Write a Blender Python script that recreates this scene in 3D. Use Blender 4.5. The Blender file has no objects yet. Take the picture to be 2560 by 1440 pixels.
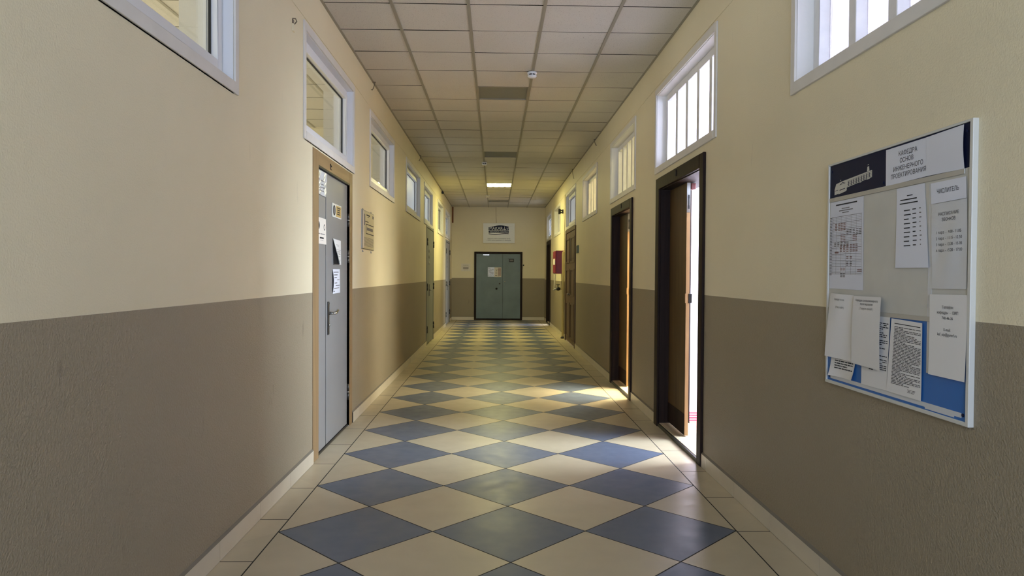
import bpy, math, random
from mathutils import Vector, Matrix
random.seed(7)
C = bpy.context.scene.collection
SC = bpy.context.scene

# ------------------------------------------------------------------ place
XL, XR = -1.365, 1.556          # corridor side walls
YB, YE = -3.2, 22.14            # back and end walls
HC = 3.538                      # suspended ceiling
WT = 0.28                       # wall thickness
ZS = 1.283                      # paint line
TILE = 0.6 * 2 ** .5            # floor diamond diagonal
FX, FY = 0.0844, 4.3155         # floor pattern origin
GX, GY = -0.8204, 5.565         # ceiling grid origin


def lin(c):
    return tuple((v / 12.92 if v <= .04045 else ((v + .055) / 1.055) ** 2.4) for v in (q / 255 for q in c))


# ------------------------------------------------------------------ materials
def new_mat(name):
    m = bpy.data.materials.new(name)
    m.use_nodes = True
    return m, m.node_tree, m.node_tree.nodes['Principled BSDF']


def mat(name, col, rough=.6, metal=0., bump=None, vary=None, spec=None, emit=None):
    """col sRGB; bump (scale, distance); vary (scale, amount, stretch xyz)"""
    m, t, p = new_mat(name)
    base = lin(col) + (1,)
    p.inputs['Base Color'].default_value = base
    p.inputs['Roughness'].default_value = rough
    p.inputs['Metallic'].default_value = metal
    if spec is not None:
        p.inputs['Specular IOR Level'].default_value = spec
    tc = None
    if bump or vary:
        tc = t.nodes.new('ShaderNodeTexCoord')
    if vary:
        mp = t.nodes.new('ShaderNodeMapping')
        mp.inputs['Scale'].default_value = vary[2] if len(vary) > 2 else (1, 1, 1)
        t.links.new(tc.outputs['Object'], mp.inputs[0])
        n = t.nodes.new('ShaderNodeTexNoise')
        n.inputs['Scale'].default_value = vary[0]
        n.inputs['Detail'].default_value = 5
        t.links.new(mp.outputs[0], n.inputs['Vector'])
        mr = t.nodes.new('ShaderNodeMapRange')
        mr.inputs['From Min'].default_value = .3
        mr.inputs['From Max'].default_value = .7
        mr.inputs['To Min'].default_value = 1 - vary[1]
        mr.inputs['To Max'].default_value = 1 + vary[1]
        t.links.new(n.outputs['Fac'], mr.inputs['Value'])
        mx = t.nodes.new('ShaderNodeVectorMath')
        mx.operation = 'SCALE'
        mx.inputs[0].default_value = base[:3]
        t.links.new(mr.outputs[0], mx.inputs['Scale'])
        t.links.new(mx.outputs[0], p.inputs['Base Color'])
    if bump:
        n = t.nodes.new('ShaderNodeTexNoise')
        n.inputs['Scale'].default_value = bump[0]
        n.inputs['Detail'].default_value = 3
        t.links.new(tc.outputs['Object'], n.inputs['Vector'])
        b = t.nodes.new('ShaderNodeBump')
        b.inputs['Distance'].default_value = bump[1]
        b.inputs['Strength'].default_value = 1
        t.links.new(n.outputs['Fac'], b.inputs['Height'])
        t.links.new(b.outputs[0], p.inputs['Normal'])
    if emit:
        p.inputs['Emission Color'].default_value = lin(emit[0]) + (1,)
        p.inputs['Emission Strength'].default_value = emit[1]
    return m


class NT:
    """small helper for math node graphs"""
    def __init__(s, t):
        s.t = t

    def m(s, op, a, b=None, c=None):
        n = s.t.nodes.new('ShaderNodeMath')
        n.operation = op
        for i, v in enumerate((a, b, c)):
            if v is None:
                continue
            if isinstance(v, (int, float)):
                n.inputs[i].default_value = v
            else:
                s.t.links.new(v, n.inputs[i])
        return n.outputs[0]

    def mix(s, f, a, b):
        n = s.t.nodes.new('ShaderNodeMix')
        n.data_type = 'RGBA'
        s.t.links.new(f, n.inputs[0])
        for i, v in ((6, a), (7, b)):
            if isinstance(v, tuple):
                n.inputs[i].default_value = v + (1,) if len(v) == 3 else v
            else:
                s.t.links.new(v, n.inputs[i])
        return n.outputs[2]


def wall_mat(name, col, scale, dist, dirt):
    m, t, p = new_mat(name)
    g = NT(t)
    tc = t.nodes.new('ShaderNodeTexCoord')
    big = t.nodes.new('ShaderNodeTexNoise')
    big.inputs['Scale'].default_value = 1.3
    big.inputs['Detail'].default_value = 6
    t.links.new(tc.outputs['Object'], big.inputs['Vector'])
    mp = t.nodes.new('ShaderNodeMapping')
    mp.inputs['Scale'].default_value = (9, 9, 2.2)
    t.links.new(tc.outputs['Object'], mp.inputs[0])
    st = t.nodes.new('ShaderNodeTexNoise')
    st.inputs['Scale'].default_value = 1.0
    st.inputs['Detail'].default_value = 8
    st.inputs['Roughness'].default_value = .65
    t.links.new(mp.outputs[0], st.inputs['Vector'])
    v = g.m('MULTIPLY_ADD', big.outputs['Fac'], .14, .93)
    # scuffs: thin isolated dark marks
    sc = g.m('SMOOTH_MIN', 1, g.m('MAXIMUM', 0, g.m('MULTIPLY', g.m('SUBTRACT', st.outputs['Fac'], .655), 9)), .05)
    v = g.m('MULTIPLY', v, g.m('SUBTRACT', 1, g.m('MULTIPLY', sc, dirt)))
    mx = t.nodes.new('ShaderNodeVectorMath')
    mx.operation = 'SCALE'
    mx.inputs[0].default_value = lin(col)
    t.links.new(v, mx.inputs['Scale'])
    t.links.new(mx.outputs[0], p.inputs['Base Color'])
    p.inputs['Roughness'].default_value = .55
    n = t.nodes.new('ShaderNodeTexNoise')
    n.inputs['Scale'].default_value = scale
    n.inputs['Detail'].default_value = 2
    t.links.new(tc.outputs['Object'], n.inputs['Vector'])
    b = t.nodes.new('ShaderNodeBump')
    b.inputs['Distance'].default_value = dist
    t.links.new(n.outputs['Fac'], b.inputs['Height'])
    t.links.new(b.outputs[0], p.inputs['Normal'])
    return m


def floor_mat():
    m, t, p = new_mat('diamond floor tiles')
    g = NT(t)
    tc = t.nodes.new('ShaderNodeTexCoord')
    sp = t.nodes.new('ShaderNodeSeparateXYZ')
    t.links.new(tc.outputs['Object'], sp.inputs[0])
    x, y = sp.outputs[0], sp.outputs[1]
    u = g.m('DIVIDE', g.m('SUBTRACT', x, FX), TILE / 2)
    v = g.m('DIVIDE', g.m('SUBTRACT', y, FY), TILE / 2)
    a = g.m('MULTIPLY', g.m('ADD', u, v), .5)
    b = g.m('MULTIPLY', g.m('SUBTRACT', u, v), .5)
    fa, fb = g.m('FLOOR', a), g.m('FLOOR', b)
    par = g.m('FLOORED_MODULO', g.m('ADD', fa, fb), 2)

    def edge(q):          # distance to nearest integer, in tiles
        f = g.m('FRACT', q)
        return g.m('MINIMUM', f, g.m('SUBTRACT', 1, f))
    dg = g.m('MULTIPLY', g.m('MINIMUM', edge(a), edge(b)), .6)
    au = g.m('ABSOLUTE', u)
    inside = g.m('LESS_THAN', au, 3.0)
    # border strips: joints across every 0.6 m, shifted between the two sides
    side = g.m('GREATER_THAN', x, 0)
    yo = g.m('SUBTRACT', y, g.m('ADD', 4.09, g.m('MULTIPLY', side, -.21)))
    db = g.m('MULTIPLY', edge(g.m('DIVIDE', yo, .6)), .6)
    dline = g.m('MULTIPLY', g.m('ABSOLUTE', g.m('SUBTRACT', au, 3.0)), TILE / 2)
    dj = g.m('ADD', g.m('MULTIPLY', inside, dg), g.m('MULTIPLY', g.m('SUBTRACT', 1, inside), db))
    dj = g.m('MINIMUM', dj, dline)
    grout = g.m('LESS_THAN', dj, .0036)
    blue = g.m('MULTIPLY', par, inside)
    # per tile shade + marbling
    wn = t.nodes.new('ShaderNodeTexWhiteNoise')
    cb = t.nodes.new('ShaderNodeCombineXYZ')
    t.links.new(fa, cb.inputs[0])
    t.links.new(fb, cb.inputs[1])
    t.links.new(cb.outputs[0], wn.inputs[0])
    n = t.nodes.new('ShaderNodeTexNoise')
    n.inputs['Scale'].default_value = 5
    n.inputs['Detail'].default_value = 8
    t.links.new(tc.outputs['Object'], n.inputs['Vector'])
    sh = g.m('ADD', g.m('MULTIPLY', wn.outputs[0], .07), g.m('MULTIPLY_ADD', n.outputs['Fac'], .22, .855))
    col = g.mix(blue, lin((190, 177, 150)), lin((92, 102, 121)))
    sc = t.nodes.new('ShaderNodeVectorMath')
    sc.operation = 'SCALE'
    t.links.new(col, sc.inputs[0])
    t.links.new(sh, sc.inputs['Scale'])
    col = g.mix(grout, sc.outputs[0], lin((26, 23, 20)))
    t.links.new(col, p.inputs['Base Color'])
    n2 = t.nodes.new('ShaderNodeTexNoise')
    n2.inputs['Scale'].default_value = 9
    n2.inputs['Detail'].default_value = 6
    t.links.new(tc.outputs['Object'], n2.inputs['Vector'])
    t.links.new(g.m('ADD', g.m('MULTIPLY_ADD', n2.outputs['Fac'], .25, .24), g.m('MULTIPLY', grout, .4)), p.inputs['Roughness'])
    bp = t.nodes.new('ShaderNodeBump')
    bp.inputs['Distance'].default_value = .002
    t.links.new(g.m('SUBTRACT', 1, grout), bp.inputs['Height'])
    t.links.new(bp.outputs[0], p.inputs['Normal'])
    return m


def ceiling_mat():
    m, t, p = new_mat('mineral ceiling tile')
    g = NT(t)
    tc = t.nodes.new('ShaderNodeTexCoord')
    n = t.nodes.new('ShaderNodeTexNoise')
    n.inputs['Scale'].default_value = 130
    n.inputs['Detail'].default_value = 2
    t.links.new(tc.outputs['Object'], n.inputs['Vector'])
    spk = g.m('GREATER_THAN', n.outputs['Fac'], .66)
    n2 = t.nodes.new('ShaderNodeTexNoise')
    n2.inputs['Scale'].default_value = 2
    t.links.new(tc.outputs['Object'], n2.inputs['Vector'])
    base = lin((204, 200, 190))
    sc = t.nodes.new('ShaderNodeVectorMath')
    sc.operation = 'SCALE'
    sc.inputs[0].default_value = base
    t.links.new(g.m('MULTIPLY_ADD', n2.outputs['Fac'], .1, .95), sc.inputs['Scale'])
    t.links.new(g.mix(spk, sc.outputs[0], lin((164, 158, 147))), p.inputs['Base Color'])
    p.inputs['Roughness'].default_value = .9
    b = t.nodes.new('ShaderNodeBump')
    b.inputs['Distance'].default_value = .0015
    t.links.new(n.outputs['Fac'], b.inputs['Height'])
    t.links.new(b.outputs[0], p.inputs['Normal'])
    return m


def wood_mat(name, c1, c2, rough=.45, axis=2, scale=3.0, spec=.4):
    m, t, p = new_mat(name)
    g = NT(t)
    tc = t.nodes.new('ShaderNodeTexCoord')
    mp = t.nodes.new('ShaderNodeMapping')
    s = [22, 22, 22]
    s[axis] = 1.2
    mp.inputs['Scale'].default_value = s
    t.links.new(tc.outputs['Object'], mp.inputs[0])
    n = t.nodes.new('ShaderNodeTexNoise')
    n.inputs['Scale'].default_value = scale / 3
    n.inputs['Detail'].default_value = 7
    n.inputs['Distortion'].default_value = .6
    t.links.new(mp.outputs[0], n.inputs['Vector'])
    mr = t.nodes.new('ShaderNodeMapRange')
    mr.inputs['From Min'].default_value = .32
    mr.inputs['From Max'].default_value = .68
    t.links.new(n.outputs['Fac'], mr.inputs[0])
    t.links.new(g.mix(mr.outputs[0], lin(c1), lin(c2)), p.inputs['Base Color'])
    p.inputs['Roughness'].default_value = rough
    p.inputs['Specular IOR Level'].default_value = spec
    return m


def glass_mat(name, tint=(.93, .95, .94), film=0., filmcol=(215, 222, 235), rough=0.):
    """clear pane: transparent + Fresnel reflection, or with a translucent film"""
    m = bpy.data.materials.new(name)
    m.use_nodes = True
    t = m.node_tree
    t.nodes.clear()
    out = t.nodes.new('ShaderNodeOutputMaterial')
    tr = t.nodes.new('ShaderNodeBsdfTransparent')
    tr.inputs[0].default_value = tint + (1,)
    body = tr.outputs[0]
    if film:
        tl = t.nodes.new('ShaderNodeBsdfTranslucent')
        tl.inputs[0].default_value = lin(filmcol) + (1,)
        df = t.nodes.new('ShaderNodeBsdfDiffuse')
        df.inputs[0].default_value = lin(filmcol) + (1,)
        mm = t.nodes.new('ShaderNodeMixShader')
        mm.inputs[0].default_value = .45
        t.links.new(tl.outputs[0], mm.inputs[1])
        t.links.new(df.outputs[0], mm.inputs[2])
        m2 = t.nodes.new('ShaderNodeMixShader')
        m2.inputs[0].default_value = film
        t.links.new(body, m2.inputs[1])
        t.links.new(mm.outputs[0], m2.inputs[2])
        body = m2.outputs[0]
    gl = t.nodes.new('ShaderNodeBsdfGlossy')
    gl.inputs['Roughness'].default_value = rough
    fr = t.nodes.new('ShaderNodeFresnel')
    # same index from both sides of the thin pane (no internal reflection trap)
    ge = t.nodes.new('ShaderNodeNewGeometry')
    ix = t.nodes.new('ShaderNodeMapRange')
    ix.inputs['To Min'].default_value = 1.45
    ix.inputs['To Max'].default_value = 1 / 1.45
    t.links.new(ge.outputs['Backfacing'], ix.inputs['Value'])
    t.links.new(ix.outputs[0], fr.inputs[0])
    mx = t.nodes.new('ShaderNodeMixShader')
    t.links.new(fr.outputs[0], mx.inputs[0])
    t.links.new(body, mx.inputs[1])
    t.links.new(gl.outputs[0], mx.inputs[2])
    t.links.new(mx.outputs[0], out.inputs[0])
    return m


M = {}
M['wall_up'] = wall_mat('cream wall paint', (229, 218, 187), 150, .0013, .15)
M['wall_low'] = wall_mat('taupe wall paint', (150, 138, 116), 125, .0034, .45)
M['room_white'] = mat('white room paint', (232, 222, 223), .7)
M['room_cream'] = mat('cream room paint', (236, 226, 196), .7)
M['floor'] = floor_mat()
M['ceil'] = ceiling_mat()
M['runner'] = mat('grid runner', (150, 145, 130), .5)
M['plenum'] = mat('plenum void', (30, 26, 20), .9, spec=.1)
M['base'] = mat('skirting tile', (206, 196, 176), .35, vary=(3, .06))
M['mortar'] = mat('skirting mortar', (120, 112, 98), .9)
M['grout'] = mat('dark grout', (60, 54, 46), .9)
M['pvc'] = mat('white window plastic', (228, 228, 230), .35)
M['casing'] = mat('white window casing', (222, 218, 212), .5, vary=(6, .04))
M['reveal'] = mat('white plaster reveal', (228, 226, 222), .7, bump=(60, .001))
M['gasket'] = mat('black gasket', (24, 24, 24), .6)
M['glass'] = glass_mat('window glass')
M['film'] = glass_mat('window glass with blue film', (.56, .54, .54), .6, (148, 142, 140))
M['dusty'] = glass_mat('dusty window glass', (.8, .79, .8), .45, (206, 200, 202))  # film added to cut the light through the transom above the open doorway
M['frost'] = glass_mat('frosted window glass', (.8, .82, .84), .75, (214, 220, 226), .15)
M['frostl'] = glass_mat('pale frosted window glass', (.8, .8, .7), .8, (226, 222, 200), .15)
M['frostw'] = glass_mat('painted over window glass', (.8, .8, .7), .8, (160, 159, 146), .15)
M['sash'] = mat('white sash wood', (224, 222, 220), .45, vary=(12, .05))
M['oak'] = wood_mat('light wood veneer', (134, 106, 72), (152, 124, 88))
M['oakh'] = wood_mat('light wood veneer across', (134, 106, 72), (152, 124, 88), axis=1)
M['grey_door'] = mat('grey painted steel', (132, 131, 131), .42, vary=(2.5, .05))
M['grey_door2'] = mat('grey green painted steel', (118, 120, 108), .5, vary=(2.5, .05))
M['end_door'] = mat('blue grey painted steel', (112, 128, 136), .5, vary=(2.5, .12))
M['dark_wood'] = wood_mat('dark brown painted wood', (32, 21, 17), (46, 33, 27), .55, spec=.15)
M['dark_wood2'] = wood_mat('brown painted wood', (84, 62, 42), (98, 74, 52), .55)
M['leaf'] = wood_mat('varnished brown door veneer', (70, 52, 25), (92, 70, 37), .5)
M['leaf_edge'] = wood_mat('bare pine door edge', (150, 116, 76), (176, 142, 100), .6)
M['black'] = mat('black plastic', (20, 20, 22), .45)
M['steel'] = mat('worn steel', (150, 148, 142), .35, .9)
M['darksteel'] = mat('dark steel', (74, 70, 66), .4, .8)
M['stubwire'] = mat('dull wire', (112, 100, 82), .5)
M['chrome'] = mat('chrome', (190, 190, 188), .15, 1.)
M['paper'] = mat('white paper', (226, 224, 222), .75)
M['paper2'] = mat('bluish white paper', (220, 222, 232), .75)
M['paper3'] = mat('warm white paper', (226, 218, 206), .75)
M['pocket'] = mat('clear plastic pocket film', (205, 207, 210), .22)
M['ink'] = mat('black print', (34, 34, 38), .8)
M['inkgrey'] = mat('faint grey print', (120, 116, 114), .8)
M['inkred'] = mat('red brown print', (150, 118, 112), .8)
M['navy'] = mat('navy header film', (22, 28, 56), .5, spec=.12)
M['board'] = mat('off white board panel', (196, 195, 188), .45, vary=(7, .05))
M['blue'] = mat('blue board panel', (40, 104, 178), .4)
M['alu'] = mat('pale board frame', (206, 205, 198), .35)
M['profile'] = mat('grey board profile', (178, 174, 164), .35)
M['red'] = mat('red painted steel', (128, 14, 26), .35)
M['cream_pipe'] = mat('cream painted pipe', (222, 204, 140), .4)
M['canvas'] = mat('white hose canvas', (220, 214, 190), .7)
M['plaque'] = mat('beige plan print', (198, 188, 150), .4)
M['sign'] = mat('white sign sheet', (226, 226, 222), .35)
M['signframe'] = mat('pale sign frame', (226, 220, 204), .4)
M['beige'] = mat('beige label', (196, 168, 104), .5)
M['thinwire'] = mat('thin tan wire', (150, 122, 80), .6)
M['brownduct'] = mat('brown cable duct', (120, 72, 34), .6)
M['green'] = mat('green plate', (58, 88, 66), .4)
M['panel_off'] = mat('unlit light diffuser', (124, 124, 116), .35, bump=(90, .001))
M['lampframe'] = mat('white lamp frame', (226, 224, 216), .4)
M['parquet'] = wood_mat('orange parquet', (176, 126, 98), (196, 150, 120), .35, axis=1)
M['redbrown'] = mat('red brown enamel', (92, 28, 22), .5)
M['redline'] = mat('red skirting stripe', (196, 40, 66), .5)
M['pinkbase'] = mat('pink skirting', (236, 184, 184), .5)
M['thresh'] = wood_mat('worn pale threshold', (176, 160, 132), (206, 192, 164), .5, axis=1)


# ------------------------------------------------------------------ mesh builder
class MB:
    def __init__(s):
        s.v, s.f, s.m, s.sm = [], [], [], []

    def add(s, vs, fs, mi=0, smooth=False):
        o = len(s.v)
        s.v += [tuple(v) for v in vs]
        for f in fs:
            s.f.append([i + o for i in f])
            s.m.append(mi)
            s.sm.append(smooth)
        return s

    def box(s, x0, x1, y0, y1, z0, z1, mi=0):
        x0, x1 = min(x0, x1), max(x0, x1)
        y0, y1 = min(y0, y1), max(y0, y1)
        z0, z1 = min(z0, z1), max(z0, z1)
        vs = [(x, y, z) for x in (x0, x1) for y in (y0, y1) for z in (z0, z1)]
        fs = [(0, 1, 3, 2), (4, 6, 7, 5), (0, 4, 5, 1), (2, 3, 7, 6), (0, 2, 6, 4), (1, 5, 7, 3)]
        return s.add(vs, fs, mi)

    def quad(s, a, b, c, d, mi=0):
        return s.add([a, b, c, d], [(0, 1, 2, 3)], mi)

    def cyl(s, p0, p1, r, mi=0, n=18, r1=None, caps=True):
        p0, p1 = Vector(p0), Vector(p1)
        r1 = r if r1 is None else r1
        d = (p1 - p0).normalized()
        a = d.orthogonal().normalized()
        b = d.cross(a)
        vs = []
        for p, rr in ((p0, r), (p1, r1)):
            for i in range(n):
                t = 2 * math.pi * i / n
                vs.append(p + a * rr * math.cos(t) + b * rr * math.sin(t))
        s.add(vs, [(i, (i + 1) % n, n + (i + 1) % n, n + i) for i in range(n)], mi, True)
        if caps:
            s.add(vs[:n], [tuple(range(n))[::-1]], mi)
            s.add(vs[n:], [tuple(range(n))], mi)
        return s

    def tube(s, pts, r, mi=0, n=10):
        pts = [Vector(p) for p in pts]
        rings = []
        a = None
        for i, p in enumerate(pts):
            d = (pts[min(i + 1, len(pts) - 1)] - pts[max(i - 1, 0)]).normalized()
            if a is None:
                a = d.orthogonal().normalized()
            a = (a - d * a.dot(d)).normalized()
            b = d.cross(a)
            rr = r[i] if isinstance(r, (list, tuple)) else r
            rings.append([p + (a * math.cos(2 * math.pi * k / n) + b * math.sin(2 * math.pi * k / n)) * rr for k in range(n)])
        vs = [v for q in rings for v in q]
        fs = []
        for i in range(len(pts) - 1):
            for k in range(n):
                fs.append((i * n + k, i * n + (k + 1) % n, (i + 1) * n + (k + 1) % n, (i + 1) * n + k))
        s.add(vs, fs, mi, True)
        s.add(rings[0], [tuple(range(n))[::-1]], mi)
        s.add(rings[-1], [tuple(range(n))], mi)
        return s

    def lathe(s, c, prof, mi=0, n=28, axis='z'):
        """prof [(r, h)], h along axis from c"""
        vs = []
        for r, h in prof:
            for i in range(n):
                t = 2 * math.pi * i / n
                q = (r * math.cos(t), r * math.sin(t), h)
                if axis == 'x':
                    q = (q[2], q[0], q[1])
                elif axis == 'y':
                    q = (q[0], q[2], q[1])
                vs.append((c[0] + q[0], c[1] + q[1], c[2] + q[2]))
        fs = []
        for j in range(len(prof) - 1):
            for i in range(n):
                fs.append((j * n + i, j * n + (i + 1) % n, (j + 1) * n + (i + 1) % n, (j + 1) * n + i))
        s.add(vs, fs, mi, True)
        if prof[0][0] > 1e-4:
            s.add(vs[:n], [tuple(range(n))[::-1]], mi)
        if prof[-1][0] > 1e-4:
            s.add(vs[-n:], [tuple(range(n))], mi)
        return s

    def build(s, name, mats, parent=None, bevel=0., seg=2):
        if not isinstance(mats, (list, tuple)):
            mats = [mats]
        me = bpy.data.meshes.new(name)
        off = Vector((0, 0, 0))
        q = parent
        while q is not None:
            off += q.location
            q = q.parent
        me.from_pydata([tuple(Vector(v) - off) for v in s.v], [], s.f)
        for k in mats:
            me.materials.append(M[k] if isinstance(k, str) else k)
        for i, p in enumerate(me.polygons):
            p.material_index = s.m[i]
            p.use_smooth = s.sm[i]
        me.update()
        import bmesh
        bm = bmesh.new()
        bm.from_mesh(me)
        bmesh.ops.remove_doubles(bm, verts=bm.verts, dist=1e-6)
        bmesh.ops.recalc_face_normals(bm, faces=bm.faces)
        bm.to_mesh(me)
        bm.free()
        o = bpy.data.objects.new(name, me)
        C.objects.link(o)
        if parent is not None:
            o.parent = parent
        if bevel:
            b = o.modifiers.new('bevel', 'BEVEL')
            b.width = bevel
            b.segments = seg
            b.limit_method = 'ANGLE'
            b.angle_limit = math.radians(40)
        return o


def tag(o, label, cat, group=None, kind=None):
    o['label'] = label
    o['category'] = cat
    if group:
        o['group'] = group
    if kind:
        o['kind'] = kind
    return o


def thing(name, loc, label, cat, group=None, kind=None):
    o = bpy.data.objects.new(name, None)
    o.empty_display_size = .1
    o.location = loc
    C.objects.link(o)
    return tag(o, label, cat, group, kind)


def struct(o, label, cat):
    return tag(o, label, cat, None, 'structure')


# ------------------------------------------------------------------ openings
WIN_L = [(1.95, 3.765, 2.36, 3.21), (5.04, 6.835, 2.385, 3.22), (7.67, 9.52, 2.375, 3.205), (10.78, 12.78, 2.38, 3.21),
         (13.50, 15.30, 2.40, 3.19), (16.66, 18.43, 2.40, 3.205), (19.17, 21.22, 2.44, 3.21)]
WIN_R = [(1.80, 3.69, 2.375, 3.21), (4.95, 6.855, 2.405, 3.22), (7.82, 9.54, 2.385, 3.20), (10.79, 12.565, 2.375, 3.16),
         (13.65, 15.50, 2.405, 3.20), (16.86, 18.56, 2.415, 3.16), (19.48, 21.30, 2.43, 3.21)]
TS, TT, TB = .05, .06, .06      # casing widths: side, top, bottom


def win_open(w):
    return (w[0] + TS, w[1] - TS, w[2] + TB, w[3] - TT)


DOOR_L = [(5.47, 6.63, 0, 2.255), (14.06, 15.48, 0, 2.36), (19.42, 20.99, 0, 2.33)]
DOOR_R = [(5.30, 6.63, 0, 2.25), (8.05, 9.30, 0, 2.22), (13.68, 15.40, 0, 2.32), (19.86, 21.10, 0, 2.32)]
DOOR_E = (-.60, .79, 0, 2.08)


def side_wall(name, xw, s, openings, y0, y1, label):
    """wall with real openings; s = direction into the wall"""
    ys = sorted({y0, y1, *[o[0] for o in openings], *[o[1] for o in openings]})
    zs = sorted({0, ZS, HC + .12, *[o[2] for o in openings], *[o[3] for o in openings]})

    def solid(i, j):
        if i < 0 or j < 0 or i >= len(ys) - 1 or j >= len(zs) - 1:
            return None
        yc, zc = (ys[i] + ys[i + 1]) / 2, (zs[j] + zs[j + 1]) / 2
        return not any(o[0] < yc < o[1] and o[2] < zc < o[3] for o in openings)
    b = MB()
    xb = xw + s * WT
    for i in range(len(ys) - 1):
        for j in range(len(zs) - 1):
            if not solid(i, j):
                continue
            ya, yb, za, zb = ys[i], ys[i + 1], zs[j], zs[j + 1]
            b.quad((xw, ya, za), (xw, yb, za), (xw, yb, zb), (xw, ya, zb), 1 if zb <= ZS + 1e-6 else 0)
            b.quad((xb, ya, za), (xb, yb, za), (xb, yb, zb), (xb, ya, zb), 2)
            for di, dj, q in ((-1, 0, ((ya, za), (ya, zb))), (1, 0, ((yb, za), (yb, zb))),
                              (0, -1, ((ya, za), (yb, za))), (0, 1, ((ya, zb), (yb, zb)))):
                if solid(i + di, j + dj) is False or solid(i + di, j + dj) is None:
                    (p, q2), (r, t2) = q
                    b.quad((xw, p, q2), (xb, p, q2), (xb, r, t2), (xw, r, t2), 2)
    o = b.build(name, ['wall_up', 'wall_low', 'reveal'])
    return struct(o, label, 'wall')


side_wall('wall_left', XL, -1, [win_open(w) for w in WIN_L] + DOOR_L, YB, YE + .2,
          'long left corridor wall, cream above and taupe below')
side_wall('wall_right', XR, 1, [win_open(w) for w in WIN_R] + DOOR_R, YB, YE + .2,
          'long right corridor wall with open doors, cream above taupe')

# end wall
b = MB()
d = DOOR_E
for x0, x1 in ((XL, d[0]), (d[0], d[1]), (d[1], XR)):
    for z0, z1 in ((0, ZS + .03), (ZS + .03, d[3]), (d[3], HC + .12)):
        if x0 == d[0] and z1 <= d[3]:
            continue
        b.box(x0, x1, YE, YE + .2, z0, z1, 1 if z1 <= ZS + .031 else 0)
struct(b.build('wall_end', ['wall_up', 'wall_low']), 'far end wall around the grey double door', 'wall')

# back wall with a wide window that lights the near end of the corridor
b = MB()
bw = (XL + .35, XR - .35, .95, 3.1)
b.box(XL, bw[0], YB - .25, YB, 0, HC + .12)
b.box(bw[1], XR, YB - .25, YB, 0, HC + .12)
b.box(bw[0], bw[1], YB - .25, YB, 0, bw[2])
b.box(bw[0], bw[1], YB - .25, YB, bw[3], HC + .12)
struct(b.build('wall_back', ['wall_up']), 'wall behind the viewer with a wide window', 'wall')

# floor
b = MB()
b.box(XL - .02, XR + .02, YB, YE, -.1, 0)
struct(b.build('floor', ['floor']), 'corridor floor of cream and blue-grey diamond tiles', 'floor')


# suspended ceilings share one grid
def tile_ceiling(name, x0, x1, y0, y1, label, skip=()):
    b = MB()
    rn = random.Random(3)
    xs = [x0] + [GX + .6 * k for k in range(-20, 20) if x0 + .02 < GX + .6 * k < x1 - .02] + [x1]
    ysn = [y0] + [GY + .6 * k for k in range(-30, 60) if y0 + .02 < GY + .6 * k < y1 - .02] + [y1]
    for i in range(len(xs) - 1):
        for j in range(len(ysn) - 1):
            xa, xb_, ya, yb_ = xs[i], xs[i + 1], ysn[j], ysn[j + 1]
            if any(abs((xa + xb_) / 2 - q[0]) < .2 and abs((ya + yb_) / 2 - q[1]) < .2 for q in skip):
                continue
            g = .0055
            dz = [rn.uniform(0, .0035) for _ in range(4)]
            vs = [(xa, ya + g, HC + dz[0]), (xb_, ya + g, HC + dz[1]), (xb_, yb_ - g, HC + dz[2]), (xa, yb_ - g, HC + dz[3])]
            top = [(v[0], v[1], HC + .016) for v in vs]
            b.add(vs, [(0, 3, 2, 1)], 0)
            b.add(vs + top, [(0, 1, 5, 4), (1, 2, 6, 5), (2, 3, 7, 6), (3, 0, 4, 7)], 2)
    for x in xs[1:-1]:
        b.box(x - .013, x + .013, y0, y1, HC - .004, HC + .012, 1)
    for x, s in ((x0, 1), (x1, -1)):
        b.box(x, x + s * .02, y0, y1, HC - .003, HC + .012, 1)
    b.box(x0, x1, y0, y1, HC + .018, HC + .1, 2)
    return struct(b.build(name, ['ceil', 'runner', 'plenum']), label, 'ceiling')


LAMPS = [(GX + .6 * 1.5, GY + .6 * (k + .5)) for k in (4, 11, 18, 24)]
tile_ceiling('ceiling', XL, XR, YB, YE, 'suspended corridor ceiling of square white tiles', LAMPS)
tile_ceiling('ceiling_left_rooms', XL - 5.6, XL - WT, -2, YE, 'suspended tile ceiling inside the left-hand rooms')

# ------------------------------------------------------------------ skirting tiles
def skirting(name, xw, s, gaps, y0, y1, joint0, label):
    b = MB()
    segs, cur = [], y0
    for g0, g1 in sorted(gaps):
        segs.append((cur, g0))
        cur = g1
    segs.append((cur, y1))
    for a, e in segs:
        ks = [joint0 + .6 * k for k in range(-20, 60) if a + .01 < joint0 + .6 * k < e - .01]
        ps = [a] + ks + [e]
        for p, q in zip(ps, ps[1:]):
            b.box(xw - s * .0005, xw - s * .013, p + .0015, q - .0015, .002, .1, 0)
        b.box(xw, xw - s * .0115, a, e, 0, .0985, 2)
        # sloping mortar line on top
        b.add([(xw, a, .1), (xw - s * .013, a, .1), (xw, a, .112), (xw, e, .1), (xw - s * .013, e, .1), (xw, e, .112)],
              [(0, 1, 2), (3, 5, 4), (1, 4, 5, 2), (0, 3, 4, 1)], 1)
    return struct(b.build(name, ['base', 'mortar', 'grout']), label, 'skirting')


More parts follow.
